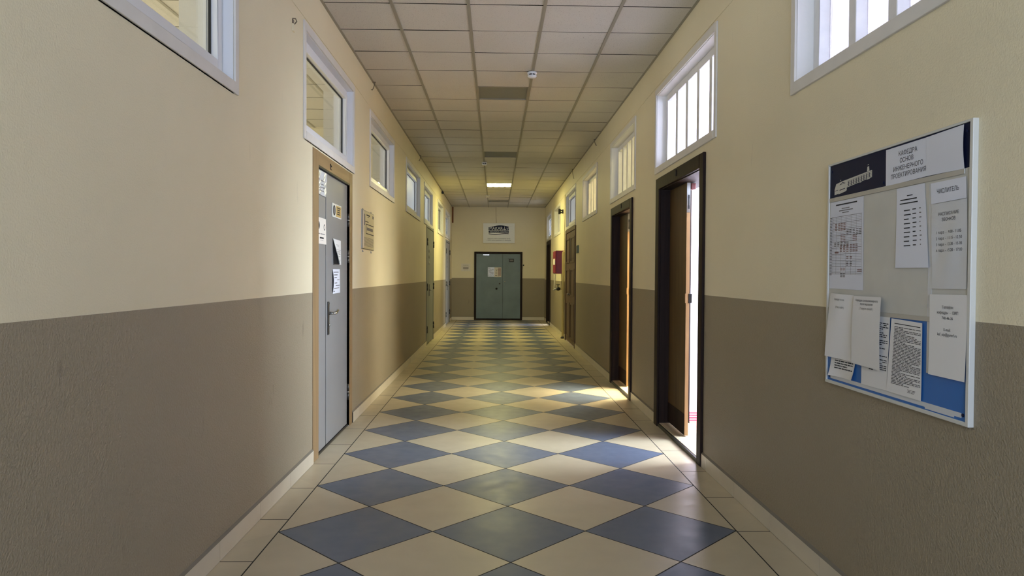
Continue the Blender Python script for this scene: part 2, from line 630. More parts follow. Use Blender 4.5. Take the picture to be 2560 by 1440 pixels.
skirting('baseboard_left', XL, -1, [(5.29, 6.76), (13.98, 15.56), (19.34, 21.07)], YB, YE, 4.09,
         'pale skirting tiles along the left wall')
skirting('baseboard_right', XR, 1, [(5.20, 6.745), (7.95, 9.38), (13.58, 15.5), (19.76, 21.2)], YB, YE, 3.88,
         'pale skirting tiles along the right wall')
b = MB()
for x0, x1 in ((XL, -.66), (.85, XR)):
    b.box(x0, x1, YE - .013, YE, .002, .1, 0)
    b.box(x0, x1, YE - .012, YE, .1, .11, 1)
struct(b.build('baseboard_end', ['base', 'mortar']), 'pale skirting tiles beside the far grey door', 'skirting')


# ------------------------------------------------------------------ windows
def ring(b, X, d0, d1, y0, y1, z0, z1, w, mi=0, wz=None):
    wz = wz or w
    b.box(X(d0), X(d1), y0, y0 + w, z0, z1, mi)
    b.box(X(d0), X(d1), y1 - w, y1, z0, z1, mi)
    b.box(X(d0), X(d1), y0 + w, y1 - w, z0, z0 + wz, mi)
    b.box(X(d0), X(d1), y0 + w, y1 - w, z1 - wz, z1, mi)


def window(n, s, w, kind, glass, label, bars=5):
    xw = XL if s < 0 else XR
    X = lambda d: xw + s * d
    root = thing('window_%d' % n, (xw, (w[0] + w[1]) / 2, w[2]), label, 'window', None, 'structure')
    y0, y1, z0, z1 = win_open(w)
    b = MB()
    b.box(X(-.012), X(.0), w[0], y0, w[2], w[3])
    b.box(X(-.012), X(.0), y1, w[1], w[2], w[3])
    b.box(X(-.012), X(.0), y0, y1, z1, w[3])
    b.box(X(-.014), X(.0), y0, y1, w[2], z0)
    b.build('casing', 'casing', root, .003)
    b = MB()
    t = .004
    b.box(X(0), X(.156), y0, y0 + t, z0, z1)
    b.box(X(0), X(.156), y1 - t, y1, z0, z1)
    b.box(X(0), X(.156), y0, y1, z1 - t, z1)
    b.box(X(0), X(.156), y0, y1, z0, z0 + t)
    b.build('reveal_lining', 'reveal' if kind == 'wood' else 'pvc', root)
    if kind == 'pvc':
        b = MB()
        ring(b, X, .055, .115, y0 + t, y1 - t, z0 + t, z1 - t, .045)
        fr = b.build('window_frame', 'pvc', root, .003)
        b = MB()
        ring(b, X, .045, .105, y0 + .04, y1 - .04, z0 + .04, z1 - .04, .048)
        sa = b.build('sash', 'pvc', root, .004)
        b = MB()
        ring(b, X, .079, .092, y0 + .088, y1 - .088, z0 + .088, z1 - .088, .006)
        b.build('gasket', 'gasket', sa)
        b = MB()
        b.box(X(.085), X(.090), y0 + .088, y1 - .088, z0 + .088, z1 - .088)
        b.build('glass_pane', glass, root)
    else:
        b = MB()
        ring(b, X, .085, .155, y0 + t, y1 - t, z0 + t, z1 - t, .06)
        b.build('window_frame', 'sash', root, .004)
        a, e = y0 + .064, y1 - .064
        p = (e - a) / bars
        for k in range(1, bars):
            b = MB()
            yc = a + p * k
            b.box(X(.087), X(.152), yc - .033, yc + .033, z0 + .06, z1 - .06)
            b.build('mullion', 'sash', root, .004)
        for k in range(bars):
            b = MB()
            ya, yb = a + p * k + (.033 if k else 0), a + p * (k + 1) - (.033 if k < bars - 1 else 0)
            b.box(X(.140), X(.144), ya, yb, z0 + .06, z1 - .06)
            b.build('glass_pane', glass, root)
    return root


lab_l = ['high white window at the near end of the left wall', 'white transom window above the near grey double door',
         'high white window above the beige plan plaque', 'second high window past the plaque on the left wall',
         'white transom above the distant closed grey door on the left', 'small high window between the two far left doors',
         'farthest left transom beside the end wall']
gl_l = ['glass', 'glass', 'glass', 'frost', 'frost', 'frostw', 'frost']
kd_l = ['pvc', 'pvc', 'pvc', 'pvc', 'pvc', 'pvc', 'pvc']
for i, w in enumerate(WIN_L):
    window(i + 1, -1, w, kd_l[i], gl_l[i], lab_l[i])
lab_r = ['high barred window above the notice board wall on the right', 'white transom with four bars above the wide open doorway',
         'barred transom above the slightly open brown door', 'high barred window right of the closed brown panelled door',
         'white plastic transom above the closed brown panelled door', 'pale painted-over window above the red hose cabinet',
         'farthest right transom above the dark doorway']
gl_r = ['film', 'dusty', 'frostw', 'frostl', 'frost', 'frostw', 'frost']
kd_r = ['wood', 'wood', 'wood', 'wood', 'pvc', 'wood', 'pvc']
for i, w in enumerate(WIN_R):
    window(i + 8, 1, w, kd_r[i], gl_r[i], lab_r[i])

# ------------------------------------------------------------------ doors
def hinge(parent, X, y, z0, z1, s, r=.011, mi='darksteel'):
    b = MB()
    zm = (z0 + z1) / 2
    b.cyl((X, y, z0), (X, y, zm - .004), r)
    b.cyl((X, y, zm + .004), (X, y, z1), r)
    b.cyl((X, y, zm - .004), (X, y, zm + .004), r * 1.15, 1)
    b.build('hinge', [mi, 'chrome'], parent)


# left grey double door in its light wood frame
xw = XL
d1 = thing('door_1', (XL, 6.05, 0), 'near grey double door in a light wood frame on the left', 'door', None, 'structure')
b = MB()
b.box(XL + .005, XL - .10, 5.30, 5.47, 0, 2.37)
b.box(XL + .005, XL - .10, 6.63, 6.75, 0, 2.37)
b.build('frame_post', 'oak', d1, .003)
b = MB()
b.box(XL + .004, XL - .10, 5.47, 6.63, 2.262, 2.37)
b.build('frame_head', 'oakh', d1, .003)
DX = XL - .018
for nm, a, e in (('narrow_leaf', 5.474, 5.780), ('wide_leaf', 5.802, 6.616)):
    b = MB()
    b.box(DX, DX - .05, a, e, .02, 2.245)
    lf = b.build(nm, 'grey_door', d1, .004)
    if nm == 'wide_leaf':
        wide = lf
b = MB()
b.box(XL - .01, XL - .08, 5.47, 6.63, 0, .016)
b.build('threshold', 'darksteel', d1)
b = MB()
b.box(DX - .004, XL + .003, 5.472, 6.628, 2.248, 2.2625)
b.build('door_seal', 'black', d1)  # black strip painting in the shadow gap under the frame head
b = MB()
b.box(DX - .045, DX - .06, 5.47, 6.63, .01, 2.262)
b.build('door_stop', 'black', d1)
for y, z0, z1 in ((6.626, 1.865, 1.985), (6.626, 1.525, 1.645), (6.622, .245, .395)):
    hinge(d1, DX + .008, y, z0, z1, 1)
for y, z0, z1 in ((5.468, 1.885, 2.02), (5.468, 1.475, 1.61), (5.468, .23, .375)):
    hinge(d1, DX + .008, y, z0, z1, 1)
b = MB()
b.box(DX + .009, DX, 5.845, 5.885, .92, 1.195)
hp = b.build('handle_plate', 'darksteel', d1, .004)
b = MB()
b.tube([(DX + .008, 5.866, 1.098), (DX + .045, 5.866, 1.098), (DX + .056, 5.885, 1.099), (DX + .056, 5.93, 1.103), (DX + .056, 5.965, 1.116),
        (DX + .054, 5.995, 1.121), (DX + .05, 6.02, 1.112)], [.011, .011, .012, .012, .009, .007, .007])
b.build('lever', 'chrome', hp)
b = MB()
b.lathe((DX + .009, 5.866, 1.00), [(.011, 0), (.011, .006), (.009, .008)], 0, 16, 'x')
b.lathe((DX + .009, 5.866, 1.18), [(.006, 0), (.006, .003)], 0, 12, 'x')
b.lathe((DX + .009, 5.866, .935), [(.006, 0), (.006, .003)], 0, 12, 'x')
b.build('keyhole_cover', 'chrome', hp)
# number holder on the head of the frame
b = MB()
for q in (((5.86, 2.326), (5.845, 2.326)), ((5.845, 2.326), (5.845, 2.286)), ((5.845, 2.286), (5.90, 2.284)), ((5.875, 2.318), (5.882, 2.306))):
    b.tube([(XL + .007, q[0][0], q[0][1]), (XL + .007, q[1][0], q[1][1])], .003, n=6)
b.build('number_holder', 'darksteel', d1)


def left_grey_door(n, o, mt, label, closer):
    d = thing('door_%d' % n, (XL, (o[0] + o[1]) / 2, 0), label, 'door', None, 'structure')
    b = MB()
    b.box(XL + .012, XL - .1, o[0] - .07, o[0], 0, o[3] + .06)
    b.box(XL + .012, XL - .1, o[1], o[1] + .07, 0, o[3] + .06)
    b.box(XL + .012, XL - .1, o[0], o[1], o[3], o[3] + .06)
    b.build('door_frame', mt, d, .004)
    sp = o[0] + (o[1] - o[0]) * .3
    for nm, a, e in (('narrow_leaf', o[0] + .006, sp - .004), ('wide_leaf', sp + .004, o[1] - .006)):
        b = MB()
        b.box(XL + .004, XL - .05, a, e, .03, o[3] - .008)
        b.build(nm, mt, d, .004)
    b = MB()
    b.box(XL - .05, XL - .07, o[0], o[1], 0, o[3])
    b.build('door_stop', 'black', d)
    for z in (.25, 1.1, 2.0):
        hinge(d, XL + .016, o[1] + .004, z, z + .14, 1, .013, 'black')
        hinge(d, XL + .016, o[0] - .004, z, z + .14, 1, .013, 'black')
    b = MB()
    b.box(XL + .004, XL + .014, sp + .04, sp + .08, .98, 1.22)
    hp = b.build('handle_plate', 'darksteel', d, .003)
    b = MB()
    b.tube([(XL + .012, sp + .06, 1.1), (XL + .055, sp + .06, 1.1), (XL + .06, sp + .08, 1.1), (XL + .06, sp + .18, 1.1)], .009)
    b.build('lever', 'chrome', hp)
    b = MB()
    for z in (1.65, 1.78, 1.9):
        b.lathe((XL + .004, sp + .02, z), [(.03, 0), (.03, .01), (.02, .014)], 0, 16, 'x')
    b.build('lock_rosette', 'steel', d)
    return d


left_grey_door(2, DOOR_L[1], 'grey_door2', 'distant closed grey-green steel door on the left wall', False)
left_grey_door(3, DOOR_L[2], 'grey_door', 'last grey door on the left, next to the end wall', False)


def right_doorway(n, o, out, split, label, mark, leafmat='leaf'):
    """dark cased doorway with the far half leaf shut and the near leaf swung into the room"""
    d = thing('door_%d' % n, (XR, (o[0] + o[1]) / 2, 0), label, 'door', None, 'structure')
    for a, e in ((out[0], o[0] + .002), (o[1] - .012, out[1])):
        b = MB()
        b.box(XR - .022, XR, a, e, .0, out[3])
        b.build('casing_post', 'dark_wood', d, .005)
    b = MB()
    b.box(XR - .024, XR, o[0], o[1], o[3] - .012, out[3])
    b.build('casing_head', 'dark_wood', d, .005)
    t = .02
    b = MB()
    b.box(XR - .002, XR + WT + .01, o[0], o[0] + t, 0, o[3])
    b.box(XR - .002, XR + WT + .01, o[1] - t, o[1], 0, o[3])
    b.box(XR - .002, XR + WT + .01, o[0] + t, o[1] - t, o[3] - t, o[3])
    b.build('jamb', 'dark_wood', d)
    b = MB()
    b.box(XR + .004, XR + WT, o[0] + t, o[1] - t, 0, .034, 0)
    b.box(XR - .012, XR + .004, o[0] + .01, o[1] - .01, 0, .03, 1)
    b.build('threshold', ['thresh', 'black'], d, .002)
    lx = XR + .085
    b = MB()
    b.box(lx, lx + .032, split + .004, o[1] - t - .003, .045, o[3] - t - .004)
    fl = b.build('fixed_leaf', leafmat, d, .002)
    b = MB()
    b.box(lx - .004, lx + .001, split + .002, o[1] - t - .006, .05, .23)
    b.build('kick_plate', 'dark_wood', fl)
    b = MB()
    b.box(lx + .001, lx + .031, split, split + .004, .045, o[3] - t - .004)
    b.build('leaf_edge', 'leaf_edge', fl)
    b = MB()
    b.box(lx + .001, lx + .031, split - .003, split + .001, 1.97, o[3] - t - .005, 0)
    b.box(lx + .010, lx + .024, split - .006, split - .003, 2.0, 2.03, 1)
    b.box(lx + .010, lx + .024, split - .006, split - .003, 2.09, 2.12, 1)
    b.box(lx + .012, lx + .022, split - .005, split - .003, 2.03, 2.09, 1)
    b.build('flush_bolt', ['steel', 'black'], fl)
    b = MB()
    b.box(lx + .024, lx + .054, split - .004, split + .06, 1.19, 1.272)
    b.box(lx - .006, lx + .002, split - .002, split + .02, 1.19, 1.272, 1)
    b.build('lock_keeper', ['black', 'leaf_edge'], fl, .003)
    if mark == 1:
        b = MB()
        b.box(lx + .038, lx + .080, split + .002, split + .09, 2.17, 2.222)
        b.build('door_closer', 'redbrown', fl, .004)
    # near leaf, hinged on the near jamb, swung back into the room
    p = o[0] + t
    wd = split - p - .006
    ang = math.radians(96)
    b = MB()
    b.box(0, .042, 0, wd, .03, o[3] - t - .004)
    ca, sa = math.cos(-ang), math.sin(-ang)
    b.v = [(XR + WT - .02 + q[0] * ca - q[1] * sa, p + .006 + q[0] * sa + q[1] * ca, q[2]) for q in b.v]
    sl = b.build('swung_leaf', leafmat, d, .002)
    b = MB()
    if mark == 1:
        pts = [(5.97, 2.272), (5.965, 2.30), (5.968, 2.325), (5.98, 2.31)]
    elif mark == 2:
        pts = [(8.585, 2.298), (8.573, 2.285), (8.572, 2.262), (8.585, 2.245)]
    else:
        pts = [(20.5, 2.37), (20.5, 2.34)]
    b.tube([(XR - .027, y, z) for y, z in pts], .004, n=6)
    b.build('number_hook', 'black', d)
    return d


right_doorway(4, DOOR_R[0], (5.20, 6.745, 0, 2.345), 6.03, 'nearest dark-framed doorway on the right, wide open to a bright room', 1)
right_doorway(5, DOOR_R[1], (7.95, 9.38, 0, 2.31), 8.735, 'second dark-framed doorway on the right, narrow gap of warm light', 2)
right_doorway(7, DOOR_R[3], (19.76, 21.2, 0, 2.41), 20.45, 'farthest dark doorway on the right beside the end wall', 3, 'dark_wood')

# closed brown panelled door
o = DOOR_R[2]
d6 = thing('door_6', (XR, (o[0] + o[1]) / 2, 0), 'closed brown panelled door with peeling paint on the right', 'door', None, 'structure')
b = MB()
b.box(XR - .02, XR + .05, o[0] - .10, o[0], 0, 2.39)
b.box(XR - .02, XR + .05, o[1], o[1] + .10, 0, 2.39)
b.box(XR - .02, XR + .05, o[0], o[1], o[3], 2.39)
b.build('casing', 'dark_wood2', d6, .005)
mid = (o[0] + o[1]) / 2
for nm, a, e in (('near_leaf', o[0] + .004, mid - .003), ('far_leaf', mid + .003, o[1] - .004)):
    b = MB()
    b.box(XR - .004, XR + .04, a, e, .02, o[3] - .006)
    lf = b.build(nm, 'dark_wood2', d6, .003)
    for z0, z1 in ((.12, .85), (1.0, 1.55), (1.68, 2.2)):
        b = MB()
        ring(b, lambda q: XR - .004 - q, 0, .012, a + .1, e - .1, z0, z1, .03)
        b.box(XR - .004, XR - .010, a + .17, e - .17, z0 + .07, z1 - .07)
        b.build('raised_panel', 'dark_wood2', lf, .004)
b = MB()
b.lathe((XR - .004, mid - .08, 1.03), [(.028, 0), (.028, -.006), (.012, -.01), (.012, -.045), (.026, -.052), (.022, -.07), (0, -.072)], 0, 18, 'x')
b.build('door_knob', 'steel', d6)
b = MB()
b.box(XR - .01, XR + .05, o[0] - .02, o[0] - .004, .0, 2.36)
b.build('edge_gap', 'black', d6)

# far grey double door in the end wall
o = DOOR_E
d8 = thing('door_8', (.1, YE, 0), 'blue-grey double door in a dark frame in the far end wall', 'door', None, 'structure')
b = MB()
b.box(-.66, o[0] + .0, YE - .03, YE + .12, 0, 2.14)
b.box(o[1], .85, YE - .03, YE + .12, 0, 2.14)
b.box(o[0], o[1], YE - .03, YE + .12, o[3], 2.14)
b.box(o[0], o[1], YE - .02, YE + .12, 0, .04)
b.build('door_frame', 'dark_wood', d8, .004)
for nm, a, e in (('wide_leaf', o[0] + .004, .228), ('narrow_leaf', .234, o[1] - .004)):
    b = MB()
    b.box(a, e, YE - .01, YE + .045, .05, o[3] - .006)
    lf = b.build(nm, 'end_door', d8, .003)
    if nm == 'wide_leaf':
        b = MB()
        b.lathe((.04, YE - .01, .985), [(.034, 0), (.034, -.012), (.022, -.03), (0, -.032)], 0, 20, 'y')
        b.build('door_knob', 'black', lf)
        b = MB()
        b.lathe((.138, YE - .01, 1.145), [(.024, 0), (.024, -.008), (.015, -.012), (0, -.013)], 0, 20, 'y')
        b.build('keyhole_cover', 'darksteel', lf)
        b = MB()
        b.box(-.385, -.19, YE - .06, YE - .01, 2.028, 2.058)
        b.build('door_closer', 'chrome', lf, .004)
    else:
        b = MB()
        b.lathe((.30, YE - .01, 1.205), [(.018, 0), (.018, -.006), (0, -.012)], 0, 16, 'y')
        b.build('lock_rosette', 'chrome', lf)
b = MB()
b.box(-.6, .79, YE + .05, YE + .1, 0, 2.1)
b.build('door_stop', 'black', d8)


# ------------------------------------------------------------------ lettering and paper
def text_mesh(s, bold=0.):
    """outlines of the lettering, triangulated with an even-odd test so every letter keeps its holes"""
    from mathutils.geometry import delaunay_2d_cdt
    cu = bpy.data.curves.new('t', 'FONT')
    cu.body = s
    cu.size = 1
    cu.resolution_u = 3
    cu.fill_mode = 'NONE'
    ob = bpy.data.objects.new('t', cu)
    C.objects.link(ob)
    bpy.context.view_layer.update()
    dg = bpy.context.evaluated_depsgraph_get()
    me = bpy.data.meshes.new_from_object(ob.evaluated_get(dg))
    pts = [Vector(v.co[:2]) for v in me.vertices]
    eds = [tuple(e.vertices) for e in me.edges]
    bpy.data.objects.remove(ob)
    bpy.data.curves.remove(cu)
    bpy.data.meshes.remove(me)
    if not eds:
        return [], []
    res = delaunay_2d_cdt(pts, eds, [], 1, 1e-5)
    vs, fs = res[0], []
    seg = [(pts[a], pts[b]) for a, b in eds]
    for f in res[2]:
        c = (vs[f[0]] + vs[f[1]] + vs[f[2]]) / 3
        n = 0
        for p, q in seg:
            if (p.y > c.y) != (q.y > c.y) and c.x < p.x + (c.y - p.y) / (q.y - p.y) * (q.x - p.x):
                n += 1
        if n % 2:
            fs.append(tuple(f))
    return [(v.x, v.y, 0) for v in vs], fs


def sheet(name, P, mats, ink=(), bulge=None, n=(8, 10), parent=None, lift=.0006, thick=.0004):
    """P(u,v,d) maps sheet coords (u right, v down, d out of the sheet) to the world.
    ink: ('t', text, u, v, height, maxwidth, mat, align) or ('b', u0, u1, v, h, mat) ; mats[0] = sheet"""
    bulge = bulge or (lambda u, v: 0)
    b = MB()
    nu, nv = n
    for side in (0, 1):
        vs = [P(i / nu, j / nv, bulge(i / nu, j / nv) + (thick if side == 0 else 0)) for j in range(nv + 1) for i in range(nu + 1)]
        fs = [(j * (nu + 1) + i, j * (nu + 1) + i + 1, (j + 1) * (nu + 1) + i + 1, (j + 1) * (nu + 1) + i) for j in range(nv) for i in range(nu)]
        b.add(vs, fs if side == 0 else [f[::-1] for f in fs], 0, True)
    w = (Vector(P(1, .5, 0)) - Vector(P(0, .5, 0))).length
    h = (Vector(P(.5, 1, 0)) - Vector(P(.5, 0, 0))).length
    base_lift = lift
    for ki, k in enumerate(ink):
        if k[0] == 'p':
            lift = base_lift + ki * .00004
        if k[0] == 't':
            _, s, u, v, hh, mw, mi, al = k
            vs, fs = text_mesh(s, .012 if mi == 1 else 0)
            if not vs:
                continue
            x0, x1 = min(q[0] for q in vs), max(q[0] for q in vs)
            sx = hh * h / .72              # cap height of the letter is about .72
            if (x1 - x0) * sx > mw * w:
                kx = mw * w / (x1 - x0)
            else:
                kx = sx
            wt = (x1 - x0) * kx / w
            ua = u - wt / 2 if al == 'c' else u
            out = []
            for q in vs:
                uu, vv = ua + (q[0] - x0) * kx / w, v - q[1] * sx / h
                out.append(P(uu, vv, bulge(uu, vv) + thick + lift))
            b.add(out, fs, mi)
        elif k[0] == 'b':
            _, u0, u1, v, hh, mi = k
            m_ = max(1, int((u1 - u0) * 10))
            for q in range(m_):
                ua, ub = u0 + (u1 - u0) * q / m_, u0 + (u1 - u0) * (q + 1) / m_
                b.add([P(uu, vv, bulge(uu, vv) + thick + lift) for uu, vv in ((ua, v), (ub, v), (ub, v + hh), (ua, v + hh))], [(0, 1, 2, 3)], mi)
        elif k[0] == 'p':
            _, pts, mi = k
            b.add([P(uu, vv, bulge(uu, vv) + thick + lift) for uu, vv in pts], [tuple(range(len(pts)))], mi)
    me_o = b.build_raw(name, mats, parent)
    return me_o


def build_raw(s, name, mats, parent=None):
    me = bpy.data.meshes.new(name)
    off = Vector((0, 0, 0))
    q = parent
    while q is not None:
        off += q.location
        q = q.parent
    me.from_pydata([tuple(Vector(v) - off) for v in s.v], [], s.f)
    for k in mats:
        me.materials.append(M[k])
    for i, p in enumerate(me.polygons):
        p.material_index = s.m[i]
        p.use_smooth = s.sm[i]
    me.update()
    o = bpy.data.objects.new(name, me)
    C.objects.link(o)
    if parent is not None:
        o.parent = parent
    return o


MB.build_raw = build_raw


def plane_map(tl, tr, br, bl, plane, s, axis='x'):
    """bilinear quad on a wall: corners (y,z) (or (x,z) for the end wall); s = outward direction"""
    def P(u, v, d):
        a = [tl[k] * (1 - u) * (1 - v) + tr[k] * u * (1 - v) + br[k] * u * v + bl[k] * (1 - u) * v for k in (0, 1)]
        return (plane + s * d, a[0], a[1]) if axis == 'x' else (a[0], plane + s * d, a[1])
    return P


def body(rows, v0, v1, u0, u1, seed, mi=1, fill=1., ragged=.3, h=.45):
    """rows of word-like bars"""
    rn = random.Random(seed)
    out = []
    dv = (v1 - v0) / rows
    for r in range(rows):
        u = u0 + (rn.uniform(0, .02))
        end = u1 if rn.random() > ragged else u0 + (u1 - u0) * rn.uniform(.25, .9)
        while u < end - .02:
            l = min(rn.uniform(.05, .16), end - u)
            if rn.random() < fill:
                out.append(('b', u, u + l, v0 + r * dv, dv * h, mi))
            u += l + .018
    return out


# ------------------------------------------------------------------ notice board (right wall)
BX = 1.5415                      # front face of the board panels
nb = thing('notice_board', (XR, 2.74, .945), 'large notice board with navy header and blue foot on the right wall', 'notice board')
by0, by1, bz0, bz1 = 2.255, 3.225, .948, 1.935
b = MB()
b.box(1.536, XR, by0 - .012, by0 + .004, bz0 - .01, bz1 + .006)
b.box(1.536, XR, by1 - .004, by1 + .010, bz0 - .01, bz1 + .006)
b.box(1.536, XR, by0, by1, bz1 - .003, bz1 + .006)
b.box(1.536, XR, by0, by1, bz0 - .01, bz0 + .004)
b.build('frame', 'alu', nb, .002)
b = MB()
b.box(BX, XR, by0 + .004, by1 - .004, 1.785, bz1 - .003)
b.build('header_panel', 'navy', nb)
b = MB()
b.box(BX, XR, by0 + .004, by1 - .004, 1.282, 1.785)
b.build('white_panel', 'board', nb)
b = MB()
b.box(BX, XR, by0 + .004, by1 - .004, bz0 + .004, 1.282)
b.build('blue_panel', 'blue', nb)
for z0, z1 in ((1.766, 1.784), (1.268, 1.286)):
    b = MB()
    b.box(BX - .004, BX, by0 + .03, by1 - .006, z0, z1)
    b.build('pocket_rail', 'profile', nb, .0015)
b = MB()
b.box(BX - .0015, BX, 2.283, 3.19, .962, .978)
b.box(BX - .0012, BX, 2.32, 2.48, .956, .962)
b.build('pocket_rail', 'pocket', nb)
for y, z in ((2.275, .972), (2.28, 1.905), (3.205, 1.905), (2.775, 1.80), (3.20, .972)):
    b = MB()
    b.lathe((BX, y, z), [(.006, 0), (.006, -.002), (.003, -.003)], 0, 12, 'x')
    b.build('screw', 'navy', nb)
# white line drawing of a long building in the header
Pn = plane_map((3.221, 1.932), (2.259, 1.932), (2.259, 1.785), (3.221, 1.785), BX, -1)
ink = [('p', [(.045, .76), (.06, .60), (.11, .56), (.375, .46), (.375, .66), (.16, .78), (.16, .86), (.045, .93)], 1)]
for k in range(4):
    ink.append(('p', [(.165, .595 + .05 * k), (.372, .495 + .045 * k), (.372, .503 + .045 * k), (.165, .603 + .05 * k)], 0))
for k in range(9):
    u = .175 + k * .022
    ink.append(('p', [(u, .61 - k * .011), (u + .006, .607 - k * .011), (u + .006, .75 - k * .011), (u, .753 - k * .011)], 0))
ink += [('p', [(.085, .66), (.155, .62), (.155, .88), (.085, .93)], 1), ('p', [(.09, .66), (.12, .585), (.15, .63)], 0), ('p', [(.105, .64), (.12, .605), (.135, .63)], 1),
        ('p', [(.095, .80), (.145, .775), (.145, .80), (.095, .825)], 0), ('p', [(.335, .47), (.338, .34), (.352, .33), (.355, .46)], 1), ('p', [(.340, .30), (.350, .295), (.350, .275), (.340, .28)], 1),
        ('p', [(.10, .53), (.108, .525), (.108, .505), (.10, .51)], 1), ('p', [(.05, .80), (.08, .785), (.08, .80), (.05, .815)], 0),
        ('p', [(.275, .70), (.29, .695), (.29, .73), (.275, .735)], 1), ('p', [(.335, .655), (.36, .645), (.36, .69), (.335, .70)], 1)]
sheet('building_drawing', Pn, ['navy', 'board'], ink, None, (1, 1), nb, .0004, .0002)


def board_paper(name, q, x, mats, ink, label, cat='paper', group=None, bulge=None, n=(8, 10)):
    P = plane_map(q[0], q[1], q[2], q[3], x, -1)
    o = sheet(name, P, mats, ink, bulge, n)
    return tag(o, label, cat, group)


PM = ['paper', 'ink', 'inkgrey', 'inkred']
PM2 = ['paper2', 'ink', 'inkgrey', 'inkred']
board_paper('title_sheet', [(2.757, 1.926), (2.493, 1.926), (2.490, 1.787), (2.755, 1.783)], BX - .0012, PM2,
            [('t', 'КАФЕДРА', .56, .27, .125, .5, 1, 'c'), ('t', 'ОСНОВ', .53, .46, .125, .5, 1, 'c'),
             ('t', 'ИНЖЕНЕРНОГО', .56, .66, .125, .72, 1, 'c'), ('t', 'ПРОЕКТИРОВАНИЯ', .56, .85, .125, .84, 1, 'c')],
            'sheet with a printed department title over the navy header', 'paper')
board_paper('blank_sheet', [(2.494, 1.926), (2.290, 1.929), (2.284, 1.783), (2.492, 1.787)], BX - .002, PM2, [],
            'blank white sheet taped over the right end of the navy header', 'paper', None,
            lambda u, v: .004 * u * math.sin(v * math.pi) + .002 * u)
# timetable
ink = [('b', .18, .82, .035, .014, 1), ('b', .36, .60, .085, .009, 2), ('b', .28, .70, .108, .009, 2), ('b', .38, .58, .132, .009, 2)]
rn = random.Random(5)
for k in range(38):
    v = .175 + k * .0178
    ink.append(('b', .06, .95, v, .0016 if k % 4 else .004, 2))
    ink.append(('b', .0, .07, v + .004, .006, 1))
for c, (v0, v1, us) in enumerate([(.255, .335, (.16, .26, .34, .42)), (.335, .40, (.52, .60, .70, .80, .88)), (.385, .47, (.34, .42)),
                                  (.40, .47, (.70, .76)), (.47, .52, (.14, .24, .34, .44, .52)), (.50, .58, (.32, .42, .52, .62, .70, .78)),
                                  (.63, .665, (.52, .62)), (.69, .73, (.52, .62)), (.76, .79, (.34, .42)), (.775, .80, (.84, .9)), (.82, .86, (.34, .42))]):
    for u in us:
        v = v0
        while v < v1:
            ink.append(('b', u, u + .065, v, .0085, 3 if c % 3 != 1 else 2))
            v += .0178
ink.append(('b', .16, .28, .575, .02, 3))
for u in (.1, .2, .35, .5, .65, .8, .95):
    ink.append(('b', u, u + .004, .175, .66, 2))
board_paper('timetable_sheet', [(3.212, 1.764), (2.922, 1.764), (2.916, 1.369), (3.213, 1.372)], BX - .001, PM2, ink,
            'tall timetable grid sheet at the left of the white board panel', 'paper')
# list sheet
ink = [('b', .38, .58, .105, .012, 1), ('b', .14, .72, .15, .014, 1), ('b', .12, .75, .195, .014, 1)]
for k in range(9):
    v = .285 + k * .0545
    ink += [('b', .27, .27 + rn.uniform(.16, .24), v, .013, 1), ('b', .56, .56 + rn.uniform(.09, .13), v - .004, .012, 1), ('b', .78, .78 + rn.uniform(.03, .07), v - .006, .012, 2)]
board_paper('list_sheet', [(2.678, 1.764), (2.502, 1.764), (2.466, 1.460), (2.674, 1.461)], BX - .0012, PM2, ink,
            'sheet with nine short rows hanging in the middle of the white board panel', 'paper', None,
            lambda u, v: .004 * v * v)
board_paper('week_sheet', [(2.466, 1.757), (2.278, 1.757), (2.270, 1.686), (2.456, 1.683)], BX - .002, PM2,
            [('t', 'ЧИСЛИТЕЛЬ', .5, .56, .22, .62, 1, 'c')], 'small landscape sheet reading one bold word, top right of the white panel', 'paper', None,
            lambda u, v: .003 * v)
board_paper('bell_times_sheet', [(2.456, 1.682), (2.270, 1.685), (2.264, 1.387), (2.449, 1.386)], BX - .001, ['pocket', 'ink', 'inkgrey', 'inkred'],
            [('t', 'РАСПИСАНИЕ', .5, .15, .038, .62, 1, 'c'), ('t', 'ЗВОНКОВ', .5, .215, .038, .5, 1, 'c'),
             ('t', '1 пара  -   9.30 - 11.05', .5, .36, .034, .74, 1, 'c'), ('t', '2 пара  -  11.15 - 12.50', .5, .43, .034, .74, 1, 'c'),
             ('t', '3 пара  -  13.30 - 15.05', .5, .50, .034, .74, 1, 'c'), ('t', '4 пара  -  15.20 - 17.00', .5, .57, .034, .74, 1, 'c')],
            'glossy sheet with the four bell times at the right of the white panel', 'paper', None,
            lambda u, v: .0025 * math.sin(u * 9 + v * 5) * math.sin(v * 3.1) * .6 + .002)
board_paper('phone_sheet', [(2.457, 1.366), (2.258, 1.368), (2.256, 1.084), (2.449, 1.084)], BX - .0015, PM,
            [('t', 'Телефон', .5, .17, .036, .4, 1, 'c'), ('t', 'кафедры  -  ОИП', .5, .235, .036, .6, 1, 'c'), ('t', '740-46-36', .5, .30, .036, .4, 1, 'c'),
             ('t', 'E-mail:', .5, .44, .036, .3, 1, 'c'), ('t', 'kaf_oip@gumrf.ru', .5, .50, .036, .66, 1, 'c')],
            'sheet with a telephone number and mail address over the blue panel', 'paper', None,
            lambda u, v: .003 + .006 * v * v)
b = MB()
b.box(BX - .0008, BX - .0002, 2.452, 2.476, 1.085, 1.755)
tag(b.build('pocket_strip', ['pocket']), 'narrow clear plastic strip left of the bell times and phone sheets', 'plastic strip')
